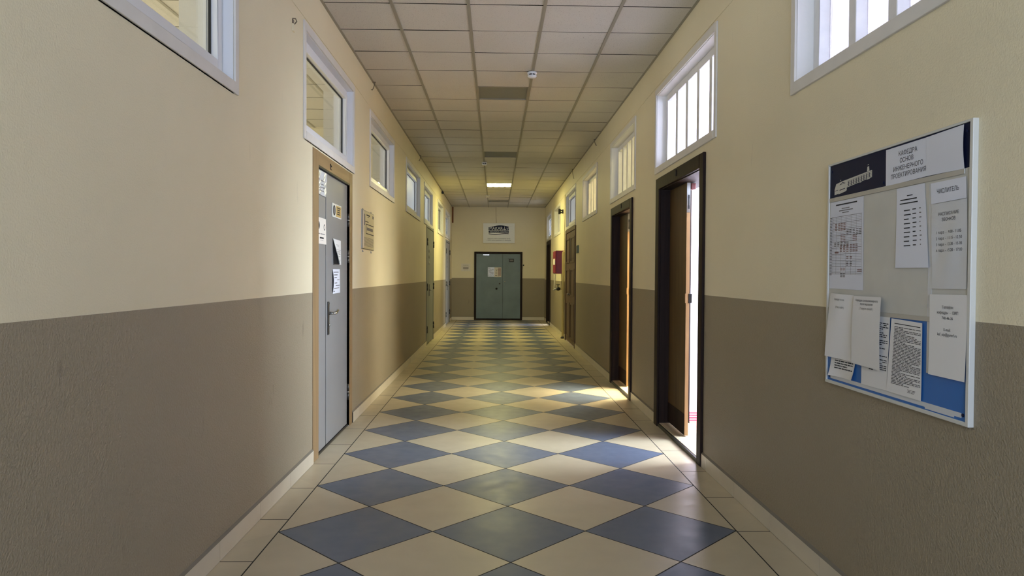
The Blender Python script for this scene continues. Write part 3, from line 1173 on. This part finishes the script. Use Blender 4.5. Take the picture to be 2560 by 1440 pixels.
# the two portrait sheets that once carried square codes: codes left out
board_paper('channel_sheet', [(2.967, 1.345), (2.748, 1.345), (2.750, 1.055), (2.977, 1.057)], BX - .014, PM,
            [('t', 'Кафедра основ инженерного', .5, .075, .032, .8, 1, 'c'), ('t', 'проектирования', .5, .125, .032, .5, 1, 'c'), ('t', '( Telegram канал! )', .5, .19, .034, .6, 2, 'c')],
            'portrait sheet in a pocket headed by three centred lines, left half of the board', 'paper', None,
            lambda u, v: .004 * math.sin(v * 3) + .003 * u)
board_paper('pocket_sheet', [(3.182, 1.352), (2.982, 1.346), (2.975, 1.060), (3.210, 1.062)], BX - .010, PM,
            [('t', 'Кафедра основ', .45, .10, .03, .5, 2, 'c'), ('t', '(Наш сайт)', .48, .22, .034, .45, 2, 'c')],
            'faded portrait sheet sticking out past the left edge of the board', 'paper', None,
            lambda u, v: .005 * math.sin(u * 4 + v * 2) + .006 * v)
board_paper('rules_sheet', [(3.172, 1.20), (2.949, 1.20), (2.978, .980), (3.186, .976)], BX - .001, PM,
            body(16, .08, .86, .16, .94, 11, 1, 1, .4), 'curling typed sheet at the bottom left corner of the blue panel', 'paper', None,
            lambda u, v: .002 + max(0, v - .6) ** 2 * .08 * (abs(u - .5) * 2) ** 2)
board_paper('contract_sheet', [(2.913, 1.277), (2.706, 1.272), (2.725, .979), (2.916, .977)], BX - .001, PM,
            body(26, .10, .78, .30, .96, 12, 1, .9, .4), 'typed sheet half hidden behind the pocket sheet on the blue panel', 'paper', None,
            lambda u, v: .002)
board_paper('regulation_sheet', [(2.695, 1.266), (2.498, 1.260), (2.497, .979), (2.723, .979)], BX - .0022, PM,
            [('b', .12, .95, .055, .010, 1)] + body(40, .10, .885, .12, .97, 13, 1, 1, .3, .42) + body(3, .90, .95, .62, .85, 14, 2),
            'densely typed page in the middle of the blue panel', 'paper', None,
            lambda u, v: .002 + .006 * max(0, v - .85) * u)

# ------------------------------------------------------------------ papers and signs on the near left door
def door_paper(name, q, x, mats, ink, label, bulge=None, cat='paper', n=(6, 10)):
    P = plane_map(q[0], q[1], q[2], q[3], x, 1)
    return tag(sheet(name, P, mats, ink, bulge, n), label, cat)


DP = DX + .0012
door_paper('notice_sheet', [(5.495, 2.238), (5.786, 2.238), (5.784, 2.045), (5.495, 2.048)], DP, ['pocket', 'ink', 'inkgrey', 'inkred'],
           [('p', [(.16, .10), (.24, .12), (.26, .24), (.20, .24)], 2), ('b', .1, .25, .36, .04, 2), ('b', .36, .66, .38, .04, 2), ('b', .45, .7, .53, .04, 2),
            ('b', .28, .75, .66, .035, 2), ('b', .22, .72, .80, .035, 2), ('b', .18, .30, .70, .05, 2)],
           'crinkled sheet in a plastic pocket at the top of the narrow grey leaf',
           lambda u, v: .004 + .004 * math.sin(u * 11 + v * 6) * math.sin(v * 8) + .006 * u * (1 - v), 'paper', (18, 24))
ink = []
for cx, cy, r in ((.22, .30, .10), (.82, .34, .09)):
    ring_ = [(cx + r * math.cos(t * math.pi / 8), cy + r * 1.45 * math.sin(t * math.pi / 8)) for t in range(16)]
    ink.append(('p', ring_, 2))
    ink.append(('p', [(cx + r * .55 * math.cos(t * math.pi / 8), cy + r * .8 * math.sin(t * math.pi / 8)) for t in range(16)], 0 if cx > .5 else 1))
ink += [('b', .15, .30, .60, .035, 2), ('b', .36, .84, .60, .035, 2), ('b', .30, .72, .74, .06, 1), ('b', .34, .68, .86, .01, 2)]
door_paper('emblem_sheet', [(5.490, 1.868), (5.780, 1.868), (5.784, 1.662), (5.490, 1.661)], DP, ['paper3', 'ink', 'inkgrey', 'inkred'], ink,
           'sheet with two round emblems in the middle of the narrow grey leaf', lambda u, v: .001 + .003 * v * u)
P = plane_map((6.004, 2.024), (6.345, 2.024), (6.341, 1.911), (6.002, 1.911), DX + .004, 1)
dl = thing('door_label', (DX, 6.17, 1.91), 'white and beige label plate with round emblem on the wide grey leaf', 'sign')
b = MB()
b.box(DX, DX + .005, 6.0, 6.345, 1.909, 2.026)
b.build('backing', 'sign', dl, .001)
ov = [(.19 + .14 * math.cos(t * math.pi / 10), .5 + .40 * math.sin(t * math.pi / 10)) for t in range(20)]
ov2 = [(.19 + .09 * math.cos(t * math.pi / 10), .5 + .27 * math.sin(t * math.pi / 10)) for t in range(20)]
sheet('print', P, ['sign', 'ink', 'beige', 'inkgrey'], [('p', ov, 1), ('p', ov2, 3), ('b', .38, .97, .07, .86, 2)], None, (1, 1), dl, .0012)
sheet('lettering', plane_map((6.004, 2.024), (6.345, 2.024), (6.341, 1.911), (6.002, 1.911), DX + .0058, 1), ['beige', 'ink'],
      [('b', .46, .88, .22, .075, 1), ('b', .50, .84, .38, .075, 1), ('b', .50, .86, .54, .075, 1), ('b', .48, .86, .70, .075, 1)], None, (1, 1), dl, .001, .0) if False else None
b = MB()
for z, a, e in ((1.998, 6.165, 6.30), (1.980, 6.175, 6.285), (1.962, 6.175, 6.29), (1.944, 6.17, 6.29)):
    b.box(DX + .0058, DX + .0068, a, e, z - .004, z + .004)
b.build('lettering', 'ink', dl)
door_paper('hanging_sheet', [(6.03, 1.725), (6.326, 1.718), (6.340, 1.504), (6.05, 1.507)], DP, ['paper', 'ink', 'inkgrey', 'inkred'],
           [('b', .25, .7, .20, .012, 2), ('b', .28, .66, .25, .012, 2), ('b', .1, .95, .40, .008, 1)] + body(9, .46, .9, .12, .9, 21, 2, .8),
           'sheet curling away from the wide grey leaf below the label', lambda u, v: .003 + .055 * v * (1 - u) ** 2)
door_paper('schedule_slip', [(6.020, 1.464), (6.292, 1.466), (6.305, 1.258), (6.020, 1.254)], DP, ['paper2', 'ink', 'inkgrey', 'inkred'],
           [('b', .08, .80, .11, .03, 1), ('b', .08, .62, .22, .03, 1), ('b', .1, .5, .33, .03, 1), ('b', .52, .9, .43, .03, 2), ('b', .12, .52, .55, .03, 1),
            ('b', .3, .92, .66, .03, 1), ('b', .1, .85, .77, .03, 2), ('b', .06, .24, .89, .03, 1)],
           'white slip with bold lines just above the lever handle', lambda u, v: .002 + .01 * math.sin(v * math.pi) * (1 - u))

# ------------------------------------------------------------------ plan plaque on the left wall
pq = thing('plan_plaque', (XL, 7.55, 1.68), 'beige framed plan plaque on the left wall past the grey door', 'plaque')
b = MB()
b.box(XL - .002, XL + .012, 7.21, 7.89, 1.682, 2.085)
b.build('backing', 'steel', pq, .002)
P = plane_map((7.225, 2.078), (7.88, 2.078), (7.88, 1.69), (7.225, 1.69), XL + .0125, 1)
ink = [('b', 0, .10, 0, 1, 2), ('b', .32, .62, .07, .035, 1), ('b', .4, .55, .13, .015, 1), ('b', .12, .2, .08, .3, 3), ('b', .85, .98, .05, .08, 3), ('b', .2, .5, .26, .02, 1),
       ('b', .28, .98, .33, .022, 1), ('b', .28, .31, .33, .26, 1), ('b', .28, .98, .58, .022, 1), ('b', .35, .9, .42, .08, 3)] + body(8, .70, .95, .12, .96, 31, 3, 1, .1)
sheet('print', P, ['plaque', 'ink', 'paper3', 'inkgrey'], ink, None, (2, 2), pq, .0006)
for y, z in ((7.27, 2.095), (7.75, 2.095), (7.27, 1.668), (7.75, 1.668)):
    b = MB()
    b.cyl((XL, y, z - .012), (XL + .012, y, z - .012), .006)
    b.box(XL, XL + .008, y - .005, y + .005, z - .016, z + .004)
    b.build('clip', 'steel', pq)

# ------------------------------------------------------------------ end wall things
es = thing('hanging_sign', (.11, YE, 2.41), 'white sign with navy wave logo above the far grey door', 'sign')
b = MB()
b.box(-.39, .61, YE - .04, YE, 2.41, 3.04)
b.build('sign_box', 'signframe', es, .004)
P = plane_map((-.38, 3.03), (.60, 3.03), (.60, 2.42), (-.38, 2.42), YE - .0405, -1, 'y')


def wave(u0, u1, f0, f1, k=14):
    t = [u0 + (u1 - u0) * i / k for i in range(k + 1)]
    return [(u, f0(u)) for u in t] + [(u, f1(u)) for u in t[::-1]]


ft = lambda u: .155 - .055 * math.sin((u - .30) * 6.8 - .1)
fb = lambda u: .525 + .025 * math.sin((u - .2) * 9)
ink = [('p', wave(.17, .81, ft, lambda u: .37), 1), ('p', wave(.17, .81, lambda u: .395, lambda u: .485), 1), ('p', wave(.17, .81, fb, lambda u: fb(u) + .035), 1),
       ('t', 'Морской учебно-тренажёрный центр', .5, .80, .046, .74, 1, 'c'), ('t', 'ГУМРФ имени адмирала С.О. Макарова', .5, .89, .046, .82, 1, 'c')]
for k in range(3):
    ink.append(('b', .82, .93, .15 + k * .14, .004, 4))
sheet('sign_face', P, ['sign', 'navy', 'ink', 'inkgrey', 'profile'], ink, None, (1, 1), es, .0012)
P2 = plane_map((-.38, 3.03), (.60, 3.03), (.60, 2.42), (-.38, 2.42), YE - .0425, -1, 'y')
b = MB()
for s_, u0, v0, hh, ww in (('MAKAR', .20, .34, .17, .42), ('V', .745, .34, .15, .06), ('TRAINING CENTRE', .20, .465, .055, .58)):
    vs, fs = text_mesh(s_)
    x0, x1 = min(q[0] for q in vs), max(q[0] for q in vs)
    b.add([P2(u0 + (q[0] - x0) / (x1 - x0) * ww, v0 - q[1] / .72 * hh, 0) for q in vs], fs)
for t in range(12):          # anchor: curved arms and shank
    a0, a1 = math.pi * t / 12, math.pi * (t + 1) / 12
    b.add([P2(.68 + r * math.cos(a), .27 + r * 1.2 * math.sin(a) * .9, 0) for r, a in ((.06, a0), (.06, a1), (.042, a1), (.042, a0))], [(0, 1, 2, 3)])
b.add([P2(u, v, 0) for u, v in ((.673, .16), (.687, .16), (.687, .33), (.673, .33))], [(0, 1, 2, 3)])
b.build_raw('logo_lettering', ['pocket'], es)
b = MB()
b.tube([(.012, YE - .004, HC), (.016, YE - .004, 3.3), (.027, YE - .006, 3.042)], .004, n=8)
tag(b.build('sign_cable', 'thinwire'), 'thin cable running from ceiling to the wave logo sign', 'cable')
P = plane_map((-1.07, 1.765), (-.78, 1.765), (-.78, 1.53), (-1.07, 1.53), YE - .001, -1, 'y')
tag(sheet('wall_notice', P, ['paper3', 'ink', 'inkgrey'], [('b', .2, .8, .2, .03, 2), ('b', .15, .85, .33, .03, 2), ('b', .2, .8, .5, .06, 1), ('b', .2, .8, .64, .06, 1), ('b', .25, .75, .80, .03, 2)],
          lambda u, v: .002 + .003 * v, (4, 4)), 'pale printed notice on the end wall left of the far door', 'paper')
P = plane_map((-.235, 1.655), (-.03, 1.655), (-.03, 1.36), (-.235, 1.36), YE - .0115, -1, 'y')
tag(sheet('pocket_notice', P, ['pocket', 'ink', 'inkgrey'], body(9, .1, .9, .1, .9, 41, 2, .7), lambda u, v: .002 + .002 * math.sin(u * 6), (4, 4)),
    'grey plastic pocket on the wide leaf of the far grey door', 'paper')
P = plane_map((-.028, 1.655), (.19, 1.655), (.19, 1.352), (-.028, 1.352), YE - .0115, -1, 'y')
ink = [('t', 'У', .30, .42, .2, .22, 1, 'c'), ('t', 'О', .27, .70, .2, .2, 1, 'c')] + [('b', .5, .95, .06 + .14 * k, .06, 2) for k in range(6)] + [('b', .62, .68, .05, .9, 2), ('b', .82, .88, .05, .85, 2), ('b', .1, .4, .82, .05, 1)]
tag(sheet('poster_sheet', P, ['paper3', 'ink', 'inkred'], ink, lambda u, v: .002, (4, 4)), 'sheet with large rough letters on the far grey door beside the plastic pocket', 'paper')
nt = thing('number_tag', (.505, YE - .01, 1.82), 'small black-rimmed tag at the top right of the far grey door', 'sign')
b = MB()
b.box(.43, .582, YE - .02, YE - .01, 1.822, 1.925)
b.build('rim', 'black', nt, .003)
b = MB()
b.box(.452, .56, YE - .022, YE - .019, 1.848, 1.90)
b.build('card', 'inkgrey', nt)
b = MB()
b.lathe((.405, YE - .01, 1.925), [(.014, 0), (.014, -.006), (0, -.008)], 0, 14, 'y')
tag(b.build('door_stud', 'chrome'), 'tiny bright stud beside the black-rimmed door tag', 'stud')
b = MB()
b.lathe((.885, YE, 1.725), [(.022, 0), (.022, -.02), (.014, -.035), (0, -.036)], 0, 16, 'y')
b.tube([(.86, YE - .005, 1.69), (.85, YE - .005, 1.66), (.85, YE - .005, 1.60)], .004, n=6)
tag(b.build('bell_button', 'black'), 'small black bell button on the end wall right of the far door', 'button')
b = MB()
b.box(XL - .002, XL + .05, YE - .03, YE + .002, 3.04, HC - .005)
tag(b.build('cable_duct', 'brownduct', None, .003), 'short brown cable duct in the upper left corner of the end wall', 'duct')

# ------------------------------------------------------------------ ceiling things
def panel(name, x, y, label, lit, k):
    r = thing(name, (x, y, HC), label, 'ceiling light', 'square light panels in the ceiling grid')
    b = MB()
    ring(b, lambda q: 0, 0, 0, 0, 0, 0, 0, 0) if False else None
    h = .298
    for x0, x1, y0, y1 in ((-h, h, -h, -h + .02), (-h, h, h - .02, h), (-h, -h + .02, -h + .02, h - .02), (h - .02, h, -h + .02, h - .02)):
        b.box(x + x0, x + x1, y + y0, y + y1, HC - .001, HC + .05)
    b.build('frame', 'lampframe' if lit else 'runner', r)
    if lit:
        # lit diffuser of four shallow lobes, one under each tube
        b = MB()
        k = 40
        prof = [(x - .278 + .556 * t / k, HC + .006 - .016 * abs(math.sin(math.pi * 4 * t / k))) for t in range(k + 1)]
        vs = [(px_, yy, pz) for yy in (y - .278, y + .278) for px_, pz in prof] + [(x - .278, y - .278, HC + .02), (x + .278, y - .278, HC + .02), (x - .278, y + .278, HC + .02), (x + .278, y + .278, HC + .02)]
        n1 = k + 1
        b.add(vs, [(t, t + 1, n1 + t + 1, n1 + t) for t in range(k)], 0, True)
        b.add(vs, [tuple(range(n1)) + (2 * n1 + 1, 2 * n1), tuple(range(n1, 2 * n1))[::-1] + (2 * n1 + 2, 2 * n1 + 3), (2 * n1, 2 * n1 + 1, 2 * n1 + 3, 2 * n1 + 2)])
        b.build('lit_diffuser', 'lamp_on', r)
    else:
        b = MB()
        b.box(x - .28, x + .28, y - .28, y + .28, HC + .008, HC + .012)
        b.build('diffuser', 'panel_off', r)


M['lamp_on'] = mat('lit lamp tube', (255, 244, 190), .5, emit=((252, 243, 166), 95))
panel('ceiling_light', *LAMPS[0], 'nearest unlit grey light panel in the ceiling', False, 0)
panel('ceiling_light', *LAMPS[1], 'second unlit grey light panel, just before the lit one', False, 1)
panel('ceiling_light', *LAMPS[2], 'the only lit light panel in the corridor ceiling', True, 2)
panel('ceiling_light', *LAMPS[3], 'farthest unlit light panel close to the end wall', False, 3)

for x, y, lb in ((.372, 7.38, 'nearest round white smoke detector on the corridor ceiling'),
                 (-.215, 13.30, 'second round smoke detector, halfway down the ceiling'),
                 (-.215, 18.78, 'farthest round smoke detector past the lit panel')):
    sd = thing('smoke_detector', (x, y, HC - .004), lb, 'smoke detector', 'smoke detectors on the corridor ceiling')
    z = HC - .004
    b = MB()
    b.lathe((x, y, z), [(.052, 0), (.052, -.014), (.05, -.018), (.036, -.019)])
    b.build('base', 'pvc', sd)
    b = MB()
    b.lathe((x, y, z), [(.034, -.018), (.034, -.036)])
    b.build('sensor_chamber', 'black', sd)
    b = MB()
    for i in range(6):
        t = math.pi * (i + .5) / 3
        b.box(x + .042 * math.cos(t) - .004, x + .042 * math.cos(t) + .004, y + .042 * math.sin(t) - .004, y + .042 * math.sin(t) + .004, z - .036, z - .017)
    b.lathe((x, y, z), [(.048, -.034), (.048, -.042), (.034, -.056), (.0, -.058)])
    b.build('cover', 'pvc', sd)

HK = 'wire stubs where the walls meet the ceiling'
for x, y, s, lb in ((XL, 7.82, 1, 'bent wire stub at the left ceiling edge above the first plain window'),
                    (XL, 12.6, 1, 'bent wire stub at the left ceiling edge, halfway along'),
                    (XR, 10.95, -1, 'bent wire stub at the right ceiling edge past the second doorway'),
                    (XR, 14.05, -1, 'longer wire stub at the right ceiling edge above the closed brown door')):
    b = MB()
    l = .19 if y > 14 else .10
    b.tube([(x + s * .035, y, HC - .004), (x + s * .03, y, HC - .02), (x + s * .022, y - .01, HC - l * .6), (x + s * .01, y - .03, HC - l), (x + s * .002, y - .06, HC - l - .004)], .0045, n=8)
    b.box(x + s * .005, x + s * .04, y - .008, y + .008, HC - .009, HC - .004)
    tag(b.build('wire_stub', 'stubwire'), lb, 'wire', HK)
b = MB()
b.box(XL, XL + .05, 17.84, 17.96, HC - .075, HC - .025)
b.cyl((XL + .02, 17.86, HC - .025), (XL + .02, 17.86, HC - .004), .008, n=8)
tag(b.build('wall_sensor', 'black', None, .008), 'small black sensor at the left ceiling edge near the lit panel', 'sensor')
b = MB()
b.box(XL, XL + .012, 4.765, 4.805, 3.045, 3.095, 0)
b.tube([(XL + .004, 4.765, 3.125), (XL + .022, 4.775, 3.128), (XL + .024, 4.80, 3.118), (XL + .004, 4.81, 3.10)], .004, 1, 8)
b.box(XL, XL + .006, 4.768, 4.80, 3.095, 3.125, 1)
tag(b.build('wall_bracket', ['wall_up', 'stubwire'], None, .002), 'small painted bracket stub left of the near transom window', 'bracket')
for nm, x, s, pts, lb in (('wall_cable', XL, 1, [(3.0, 3.24), (5.0, 3.245), (6.9, 3.245), (7.6, 3.235), (13.0, 3.24), (21, 3.245)], 'painted-over cable along the left wall above the windows'),
                          ('wall_cable', XR, -1, [(3.0, 3.235), (5.0, 3.245), (6.9, 3.25), (9.6, 3.225), (13, 3.22), (15.7, 3.225), (18.6, 3.18), (21.6, 3.25)], 'painted-over cable along the right wall above the windows')):
    b = MB()
    b.tube([(x + s * .002, y, z) for y, z in pts], .0025, n=8)
    tag(b.build(nm, 'wall_up'), lb, 'cable', 'painted cables along the corridor walls')

# ------------------------------------------------------------------ fire hose cabinet, riser and small wall fittings
fc = thing('hose_cabinet', (XR, 16.28, 1.455), 'red fire hose cabinet on the right wall past the closed brown door', 'fire cabinet')
b = MB()
b.box(1.375, XR, 15.93, 16.65, 1.455, 1.98)
b.build('body', 'red', fc, .006)
b = MB()
b.box(1.362, 1.375, 15.945, 16.635, 1.47, 1.965)
dr = b.build('door', 'red', fc, .004)
b = MB()
b.box(1.359, 1.362, 16.06, 16.5, 1.66, 1.80)
b.build('window_label', 'paper3', dr)
b = MB()
b.box(1.352, 1.362, 15.975, 16.0, 1.66, 1.76)
b.build('handle', 'steel', dr, .002)
rp = thing('riser_pipe', (1.527, 15.79, 0), 'cream riser pipe with black valve below the red hose cabinet', 'pipe')
b = MB()
b.tube([(1.525, 15.79, .03), (1.525, 15.79, 1.90), (1.53, 15.79, 1.935), (1.556, 15.79, 1.945)], .028, n=16)
b.build('pipe', 'cream_pipe', rp)
b = MB()
b.lathe((1.525, 15.79, 0), [(.05, 0), (.05, .02), (.034, .045)], 0, 20)
b.build('foot', 'black', rp)
b = MB()
b.tube([(1.50, 15.79, 1.115), (1.46, 15.79, 1.115)], .024, n=14)
b.build('branch', 'cream_pipe', rp)
b = MB()
b.lathe((1.46, 15.79, 1.115), [(.028, 0), (.028, -.01), (.04, -.03), (.042, -.055), (.034, -.08), (.026, -.085)], 0, 18, 'x')
b.cyl((1.41, 15.79, 1.145), (1.41, 15.79, 1.20), .010)
b.lathe((1.41, 15.79, 1.20), [(.012, 0), (.045, .004), (.045, .014), (.012, .018)], 0, 20)
vl = b.build('valve', 'black', rp)
b = MB()
b.tube([(1.376, 15.79, 1.115), (1.345, 15.79, 1.11), (1.32, 15.79, 1.095), (1.302, 15.79, 1.085)], [.022, .022, .02, .018], n=14)
b.build('hose_coupling', 'canvas', rp)
b = MB()
b.add([(1.375, 15.95, 1.455), (1.345, 15.95, 1.44), (1.318, 15.83, 1.125), (1.338, 15.83, 1.12),
       (1.375, 15.99, 1.455), (1.345, 15.99, 1.44), (1.318, 15.87, 1.125), (1.338, 15.87, 1.12)],
      [(0, 1, 2, 3), (4, 7, 6, 5), (0, 4, 5, 1), (1, 5, 6, 2), (2, 6, 7, 3), (3, 7, 4, 0)])
tag(b.build('fire_hose', 'canvas', None, .004), 'flat pale hose hanging from the red cabinet to the valve', 'hose')
b = MB()
b.tube([(XR - .006, 15.8, 1.95), (XR - .006, 15.82, 2.4), (XR - .006, 15.72, 2.9), (XR - .006, 15.75, 3.22)], .006, n=8)
tag(b.build('riser_cable', 'cream_pipe'), 'thin cable rising up the wall from the cream riser pipe', 'cable')
b = MB()
b.box(XR - .02, XR + .002, 13.14, 13.42, 1.845, 1.985, 0)
b.box(XR - .023, XR - .02, 13.17, 13.27, 1.86, 1.97, 1)
b.box(XR - .023, XR - .02, 13.29, 13.40, 1.86, 1.97, 1)
tag(b.build('door_plate', ['green', 'inkgrey'], None, .003), 'small green plate on the wall beside the closed brown door', 'sign')
sp = thing('spot_fixture', (XR, 16.2, 2.88), 'dark double spotlight on the right wall beside the far plastic transom', 'lamp')
b = MB()
b.box(XR - .03, XR, 16.15, 16.25, 2.84, 2.93)
b.build('base', 'darksteel', sp, .004)
for z0, dz in ((2.91, .03), (2.86, -.06)):
    b = MB()
    b.lathe((XR - .03, 16.2, z0), [(.012, 0), (.012, -.02), (.036, -.035), (.04, -.08), (.034, -.082)], 0, 18, 'x')
    b.build('lamp_head', 'black', sp)

# ------------------------------------------------------------------ rooms on both sides
RL = {'wall_room_1': 'overexposed white walls seen through the nearest open doorway', 'wall_room_2': 'cream walls of the warm lit room behind the second doorway',
      'wall_room_3': 'walls of the room behind the closed brown panelled door', 'wall_room_4': 'walls of the room behind the farthest dark doorway',
      'wall_room_5': 'cream walls of the room behind the near grey double door', 'wall_room_6': 'white walls of the far room on the left'}
RD = {1: 2.2, -1: 5.4}


def room(nm, s, y0, y1, wallm, win, label, zc):
    """walls of a side room; far wall has big window openings"""
    xi = (XL - WT) if s < 0 else (XR + WT)
    xo = xi + s * RD[s]
    b = MB()
    b.box(xi, xo + s * .1, y0 - .1, y0, 0, zc + .1)
    b.box(xi, xo + s * .1, y1, y1 + .1, 0, zc + .1)
    ys = [y0] + [v for w in win for v in w[:2]] + [y1]
    for i in range(0, len(ys) - 1, 2):
        b.box(xo, xo + s * .3, ys[i], ys[i + 1], 0, zc + .1)
    for a, e, *_ in win:
        b.box(xo, xo + s * .3, a, e, 0, .85)
        b.box(xo, xo + s * .3, a, e, 3.1, zc + .1)
    return struct(b.build(nm, wallm), label, 'wall')


def light(name, loc, rot, sx, sy, power, col):
    l = bpy.data.lights.new(name, 'AREA')
    l.shape = 'RECTANGLE'
    l.size, l.size_y = sx, sy
    l.energy = power
    l.color = col
    o = bpy.data.objects.new(name, l)
    o.location = loc
    o.rotation_euler = rot
    C.objects.link(o)
    return o


COOL, WARM, DAY = (.72, .85, 1.0), (1.0, .95, .72), (.9, .95, 1.0)
ROOMS_R = [('wall_room_1', -.6, 6.85, [(1.5, 3.4, 1500, (.57, .71, 1.0)), (4.75, 6.4, 500, COOL)], 'room_white'),
           ('wall_room_2', 7.05, 13.0, [(7.5, 9.0, 340, WARM), (10.4, 12.4, 330, WARM)], 'room_cream'),
           ('wall_room_3', 13.2, 16.7, [(14, 16, 110, DAY)], 'room_white'),
           ('wall_room_4', 16.9, 22.1, [(17.4, 19, 200, DAY), (19.8, 21.4, 260, DAY)], 'room_white')]
ZR = 3.62
for nm, y0, y1, win, wm in ROOMS_R:
    room(nm, 1, y0, y1, wm, win, RL[nm], ZR)
    for a, e, pw, lc in win:
        light('daylight_' + nm, (XR + WT + RD[1] + .15, (a + e) / 2, 2.2), (0, math.pi / 2, 0), 1.8, e - a, pw, lc)
b = MB()
b.box(XR + WT, XR + WT + RD[1], -.6, 22.1, ZR, ZR + .08)
struct(b.build('ceiling_right_rooms', 'room_white'), 'white ceiling of the rooms behind the right wall', 'ceiling')
b = MB()
b.box(XR + .02, XR + WT + RD[1], -.6, 22.1, -.1, -.0005)
struct(b.build('floor_right_rooms', 'parquet'), 'orange parquet floor of the rooms behind the right wall', 'floor')
b = MB()
b.box(XR + WT, XR + WT + RD[1], 6.838, 6.85, 0, .10, 0)
for z in (.006, .03, .055, .078):
    b.box(XR + WT, XR + WT + RD[1], 6.835, 6.838, z, z + .011, 1)
struct(b.build('baseboard_room', ['pinkbase', 'redline']), 'red striped skirting seen through the nearest open doorway', 'skirting')

CREAM, PALE = (1.0, .97, .88), (.86, .93, 1.0)
ROOMS_L = [('wall_room_5', -1.5, 10.3, [(0, 2.2, 105, CREAM), (3.4, 5.6, 105, CREAM), (7, 9.4, 105, CREAM)], 'room_cream'),
           ('wall_room_6', 10.5, 22.1, [(11, 13.4, 320, PALE), (14, 16.4, 320, PALE), (17.6, 20, 320, PALE)], 'room_white')]
for nm, y0, y1, win, wm in ROOMS_L:
    room(nm, -1, y0, y1, wm, win, RL[nm], HC)
    for a, e, pw, lc in win:
        light('daylight_' + nm, (XL - WT - RD[-1] - .15, (a + e) / 2, 1.98), (0, -math.pi / 2, 0), 2.25, e - a, pw, lc)
b = MB()
b.box(XL - WT - RD[-1], XL - .02, -1.5, 22.1, -.1, -.0005)
struct(b.build('floor_left_rooms', 'room_cream'), 'floor of the rooms behind the left wall', 'floor')

# lit strip lamps on two right-hand room ceilings; the warm one is added
def strip_lamp(x0, x1, y0, y1, glow, label):
    cl = thing('strip_light', ((x0 + x1) / 2, (y0 + y1) / 2, 3.5), label, 'ceiling light')
    b = MB()
    b.box(x0 - .02, x1 + .02, y0 - .02, y1 + .02, 3.54, 3.62)
    b.build('housing', 'lampframe', cl, .005)
    b = MB()
    b.box(x0, x1, y0, y1, 3.515, 3.54)
    b.build('cover', glow, cl, .01)


M['strip_on'] = mat('lit strip cover', (255, 255, 255), .5, emit=((250, 252, 255), 14))
M['strip_warm'] = mat('lit warm strip cover', (255, 250, 225), .5, emit=((255, 246, 200), 330))
strip_lamp(2.47, 3.68, 3.66, 3.84, 'strip_on', 'lit strip lamp on the room ceiling behind the near barred window')
strip_lamp(2.4, 2.7, 7.8, 9.0, 'strip_warm', 'lit warm strip lamp in the room behind the second doorway')  # added out of view to throw steep warm light on the doorway floor

# daylight through the back window
light('daylight_back', ((bw[0] + bw[1]) / 2, YB - .1, (bw[2] + bw[3]) / 2), (math.pi / 2, 0, 0), bw[1] - bw[0], bw[3] - bw[2], 200, (.57, .71, 1.0))

# ------------------------------------------------------------------ world, camera, view
w = bpy.data.worlds.new('sky')
SC.world = w
w.use_nodes = True
bg = w.node_tree.nodes['Background']
bg.inputs[0].default_value = (.75, .86, 1.0, 1)
bg.inputs[1].default_value = .8

yaw, pitch, roll, F = .02388, .01884, -.00592, 1762.26
cy, sy, cp, spn = math.cos(yaw), math.sin(yaw), math.cos(pitch), math.sin(pitch)
fw = Vector((sy * cp, cy * cp, -spn))
rt = Vector((cy, -sy, 0))
dn = fw.cross(rt)
c_, s_ = math.cos(roll), math.sin(roll)
r2 = rt * c_ + dn * s_
d2 = dn * c_ - rt * s_
cam = bpy.data.cameras.new('camera')
cam.sensor_width = 36
cam.lens = F / 2560 * 36
cam.clip_start = .05
co = bpy.data.objects.new('camera', cam)
C.objects.link(co)
mw = Matrix((r2, -d2, -fw)).transposed().to_4x4()
mw.translation = Vector((0, 0, 1.426))
co.matrix_world = mw
SC.camera = co

SC.view_settings.view_transform = 'Standard'
SC.view_settings.look = 'None'
SC.view_settings.gamma = 1
SC.view_settings.exposure = 0.08
SC.view_settings.use_curve_mapping = False
cy_ = SC.cycles
cy_.max_bounces = 10
cy_.diffuse_bounces = 6
cy_.glossy_bounces = 4
cy_.transmission_bounces = 6
cy_.transparent_max_bounces = 12
cy_.caustics_reflective = False
cy_.caustics_refractive = False
cy_.sample_clamp_indirect = 6
cy_.use_denoising = True
